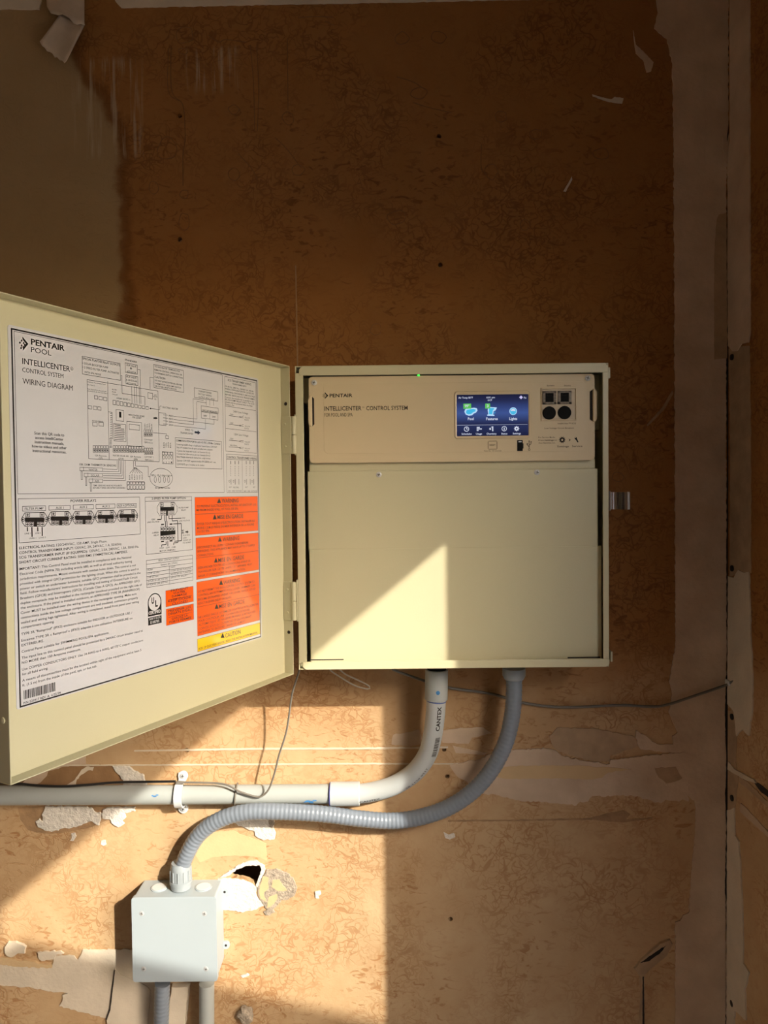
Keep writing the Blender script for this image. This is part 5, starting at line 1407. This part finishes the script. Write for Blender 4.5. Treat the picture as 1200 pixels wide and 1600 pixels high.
# lump of putty on a screw
lump = bmesh.new()
bmesh.ops.create_icosphere(lump, subdivisions=3, radius=.015)
rnd = random.Random(2)
q = P(383, 1586, .004)
for v in lump.verts:
    k_ = 1 + .22 * math.sin(v.co.x * 420) * math.sin(v.co.z * 380 + 1) + rnd.uniform(-.08, .08)
    v.co = Vector((v.co.x * k_ * .95, v.co.y * .55 * k_, v.co.z * k_ * 1.1)) + q
mb = MB(); mb.raw([v.co.copy() for v in lump.verts], [tuple(v.index for v in f.verts) for f in lump.faces]); lump.free()
mb.build('putty_lump', M_grey, wall)

# ------------------------------------------------------------------ cables
def cable(name, pts, r, m, label, cat='cable'):
    o = MB().tube(spline(pts, .004), r, 10)
    return o.build(name, m, None, label=label, cat=cat)
cable('black_cable', [P(-30, 1222, .012), P(0, 1223, .012), P(30, 1224.5, .014), P(60, 1227.5, .029), P(100, 1228.5, .030), P(140, 1226, .027), P(180, 1222.5, .022), P(240, 1221.5, .022), P(274, 1221, .031)], .0021, M_cableblack,
      'black cable lying along the top of the grey wall conduit')
cable('thin_cable', [P(276, 1221.5, .033), P(293, 1222.5, .034), P(336, 1223.5, .034), P(356, 1227, .037), P(375, 1237, .041), P(401, 1245, .042), P(412, 1242, .043), P(421, 1231, .045), P(429, 1208, .048), P(436, 1180, .05), P(448, 1141, .055), P(455, 1093, .065), P(459, 1075, .072), P(470, 1041, .085)], .0017, M_cable,
      'thin grey cable hanging in a loop from the enclosure corner to the conduit')
cable('long_cable', [P(612, 1044, .03), P(620, 1048.5, .025), P(664, 1064, .012), P(704, 1075, .006), P(767, 1084, .005), P(817, 1098, .005), P(880, 1105, .005), P(967, 1102, .005), P(1017, 1104, .006), P(1043, 1101, .007), P(1083, 1088, .008), P(1133, 1071, .010), P(1141, 1067, .016), P(1160, 1057, .052), P(1205, 1036, .142)], .0024, M_cable,
      'grey cable stapled across the wall to the right-hand corner')
cable('looped_wire', [P(515, 1043, .035), P(517, 1048, .035), P(532, 1058, .034), P(554, 1071, .032), P(574, 1076.5, .030), P(578, 1074, .030), P(572, 1069, .031), P(558, 1062, .033), P(539, 1053, .034), P(528, 1043, .035)], .0013, mat('pale_wire', (.45, .40, .33), .5),
      'pale wire loop poking out beneath the enclosure', 'wire')
q = P(1140, 1067, .012)
MB().box(q.x - .004, q.x + .006, q.z - .0045, q.z + .0045, .002, .017).build('cable_clip', M_strap, None, bevel=.001, label='small white clip pinning the grey cable at the wall corner', cat='clip')
tie = MB()
ca = path_at(pipe_path, (378, 1240))
fr_ = frames(pipe_path); cum = 0
for i in range(len(pipe_path) - 1):
    L_ = (pipe_path[i + 1] - pipe_path[i]).length
    if cum + L_ >= ca: break
    cum += L_
cp = pipe_path[i]
ringp = [cp + Vector((.003 * math.sin(w + .6), 0, 0)) + Vector((0, -math.cos(w), math.sin(w))) * (R1 + .0019) for w in [2 * math.pi * k_ / 28 for k_ in range(29)]]
tie.tube(ringp, .0015, 8, cap=False).build('cable_tie', M_cable, None, label='grey cable tie wrapped round the conduit beside the strap', cat='cable tie')

# sampling helper for the doorway's sky light
pdt = bpy.data.lights.new('doorway_portal', 'AREA')
pdt.shape = 'RECTANGLE'; pdt.size = DJ1 - DJ0; pdt.size_y = LINT - FLOOR_Z
pdt.cycles.is_portal = True
po = bpy.data.objects.new('doorway_portal', pdt)
po.matrix_world = Matrix(((0, 0, 1, CX + T), (1, 0, 0, -(DJ0 + DJ1) / 2), (0, 1, 0, (LINT + FLOOR_Z) / 2), (0, 0, 0, 1)))
col.objects.link(po)
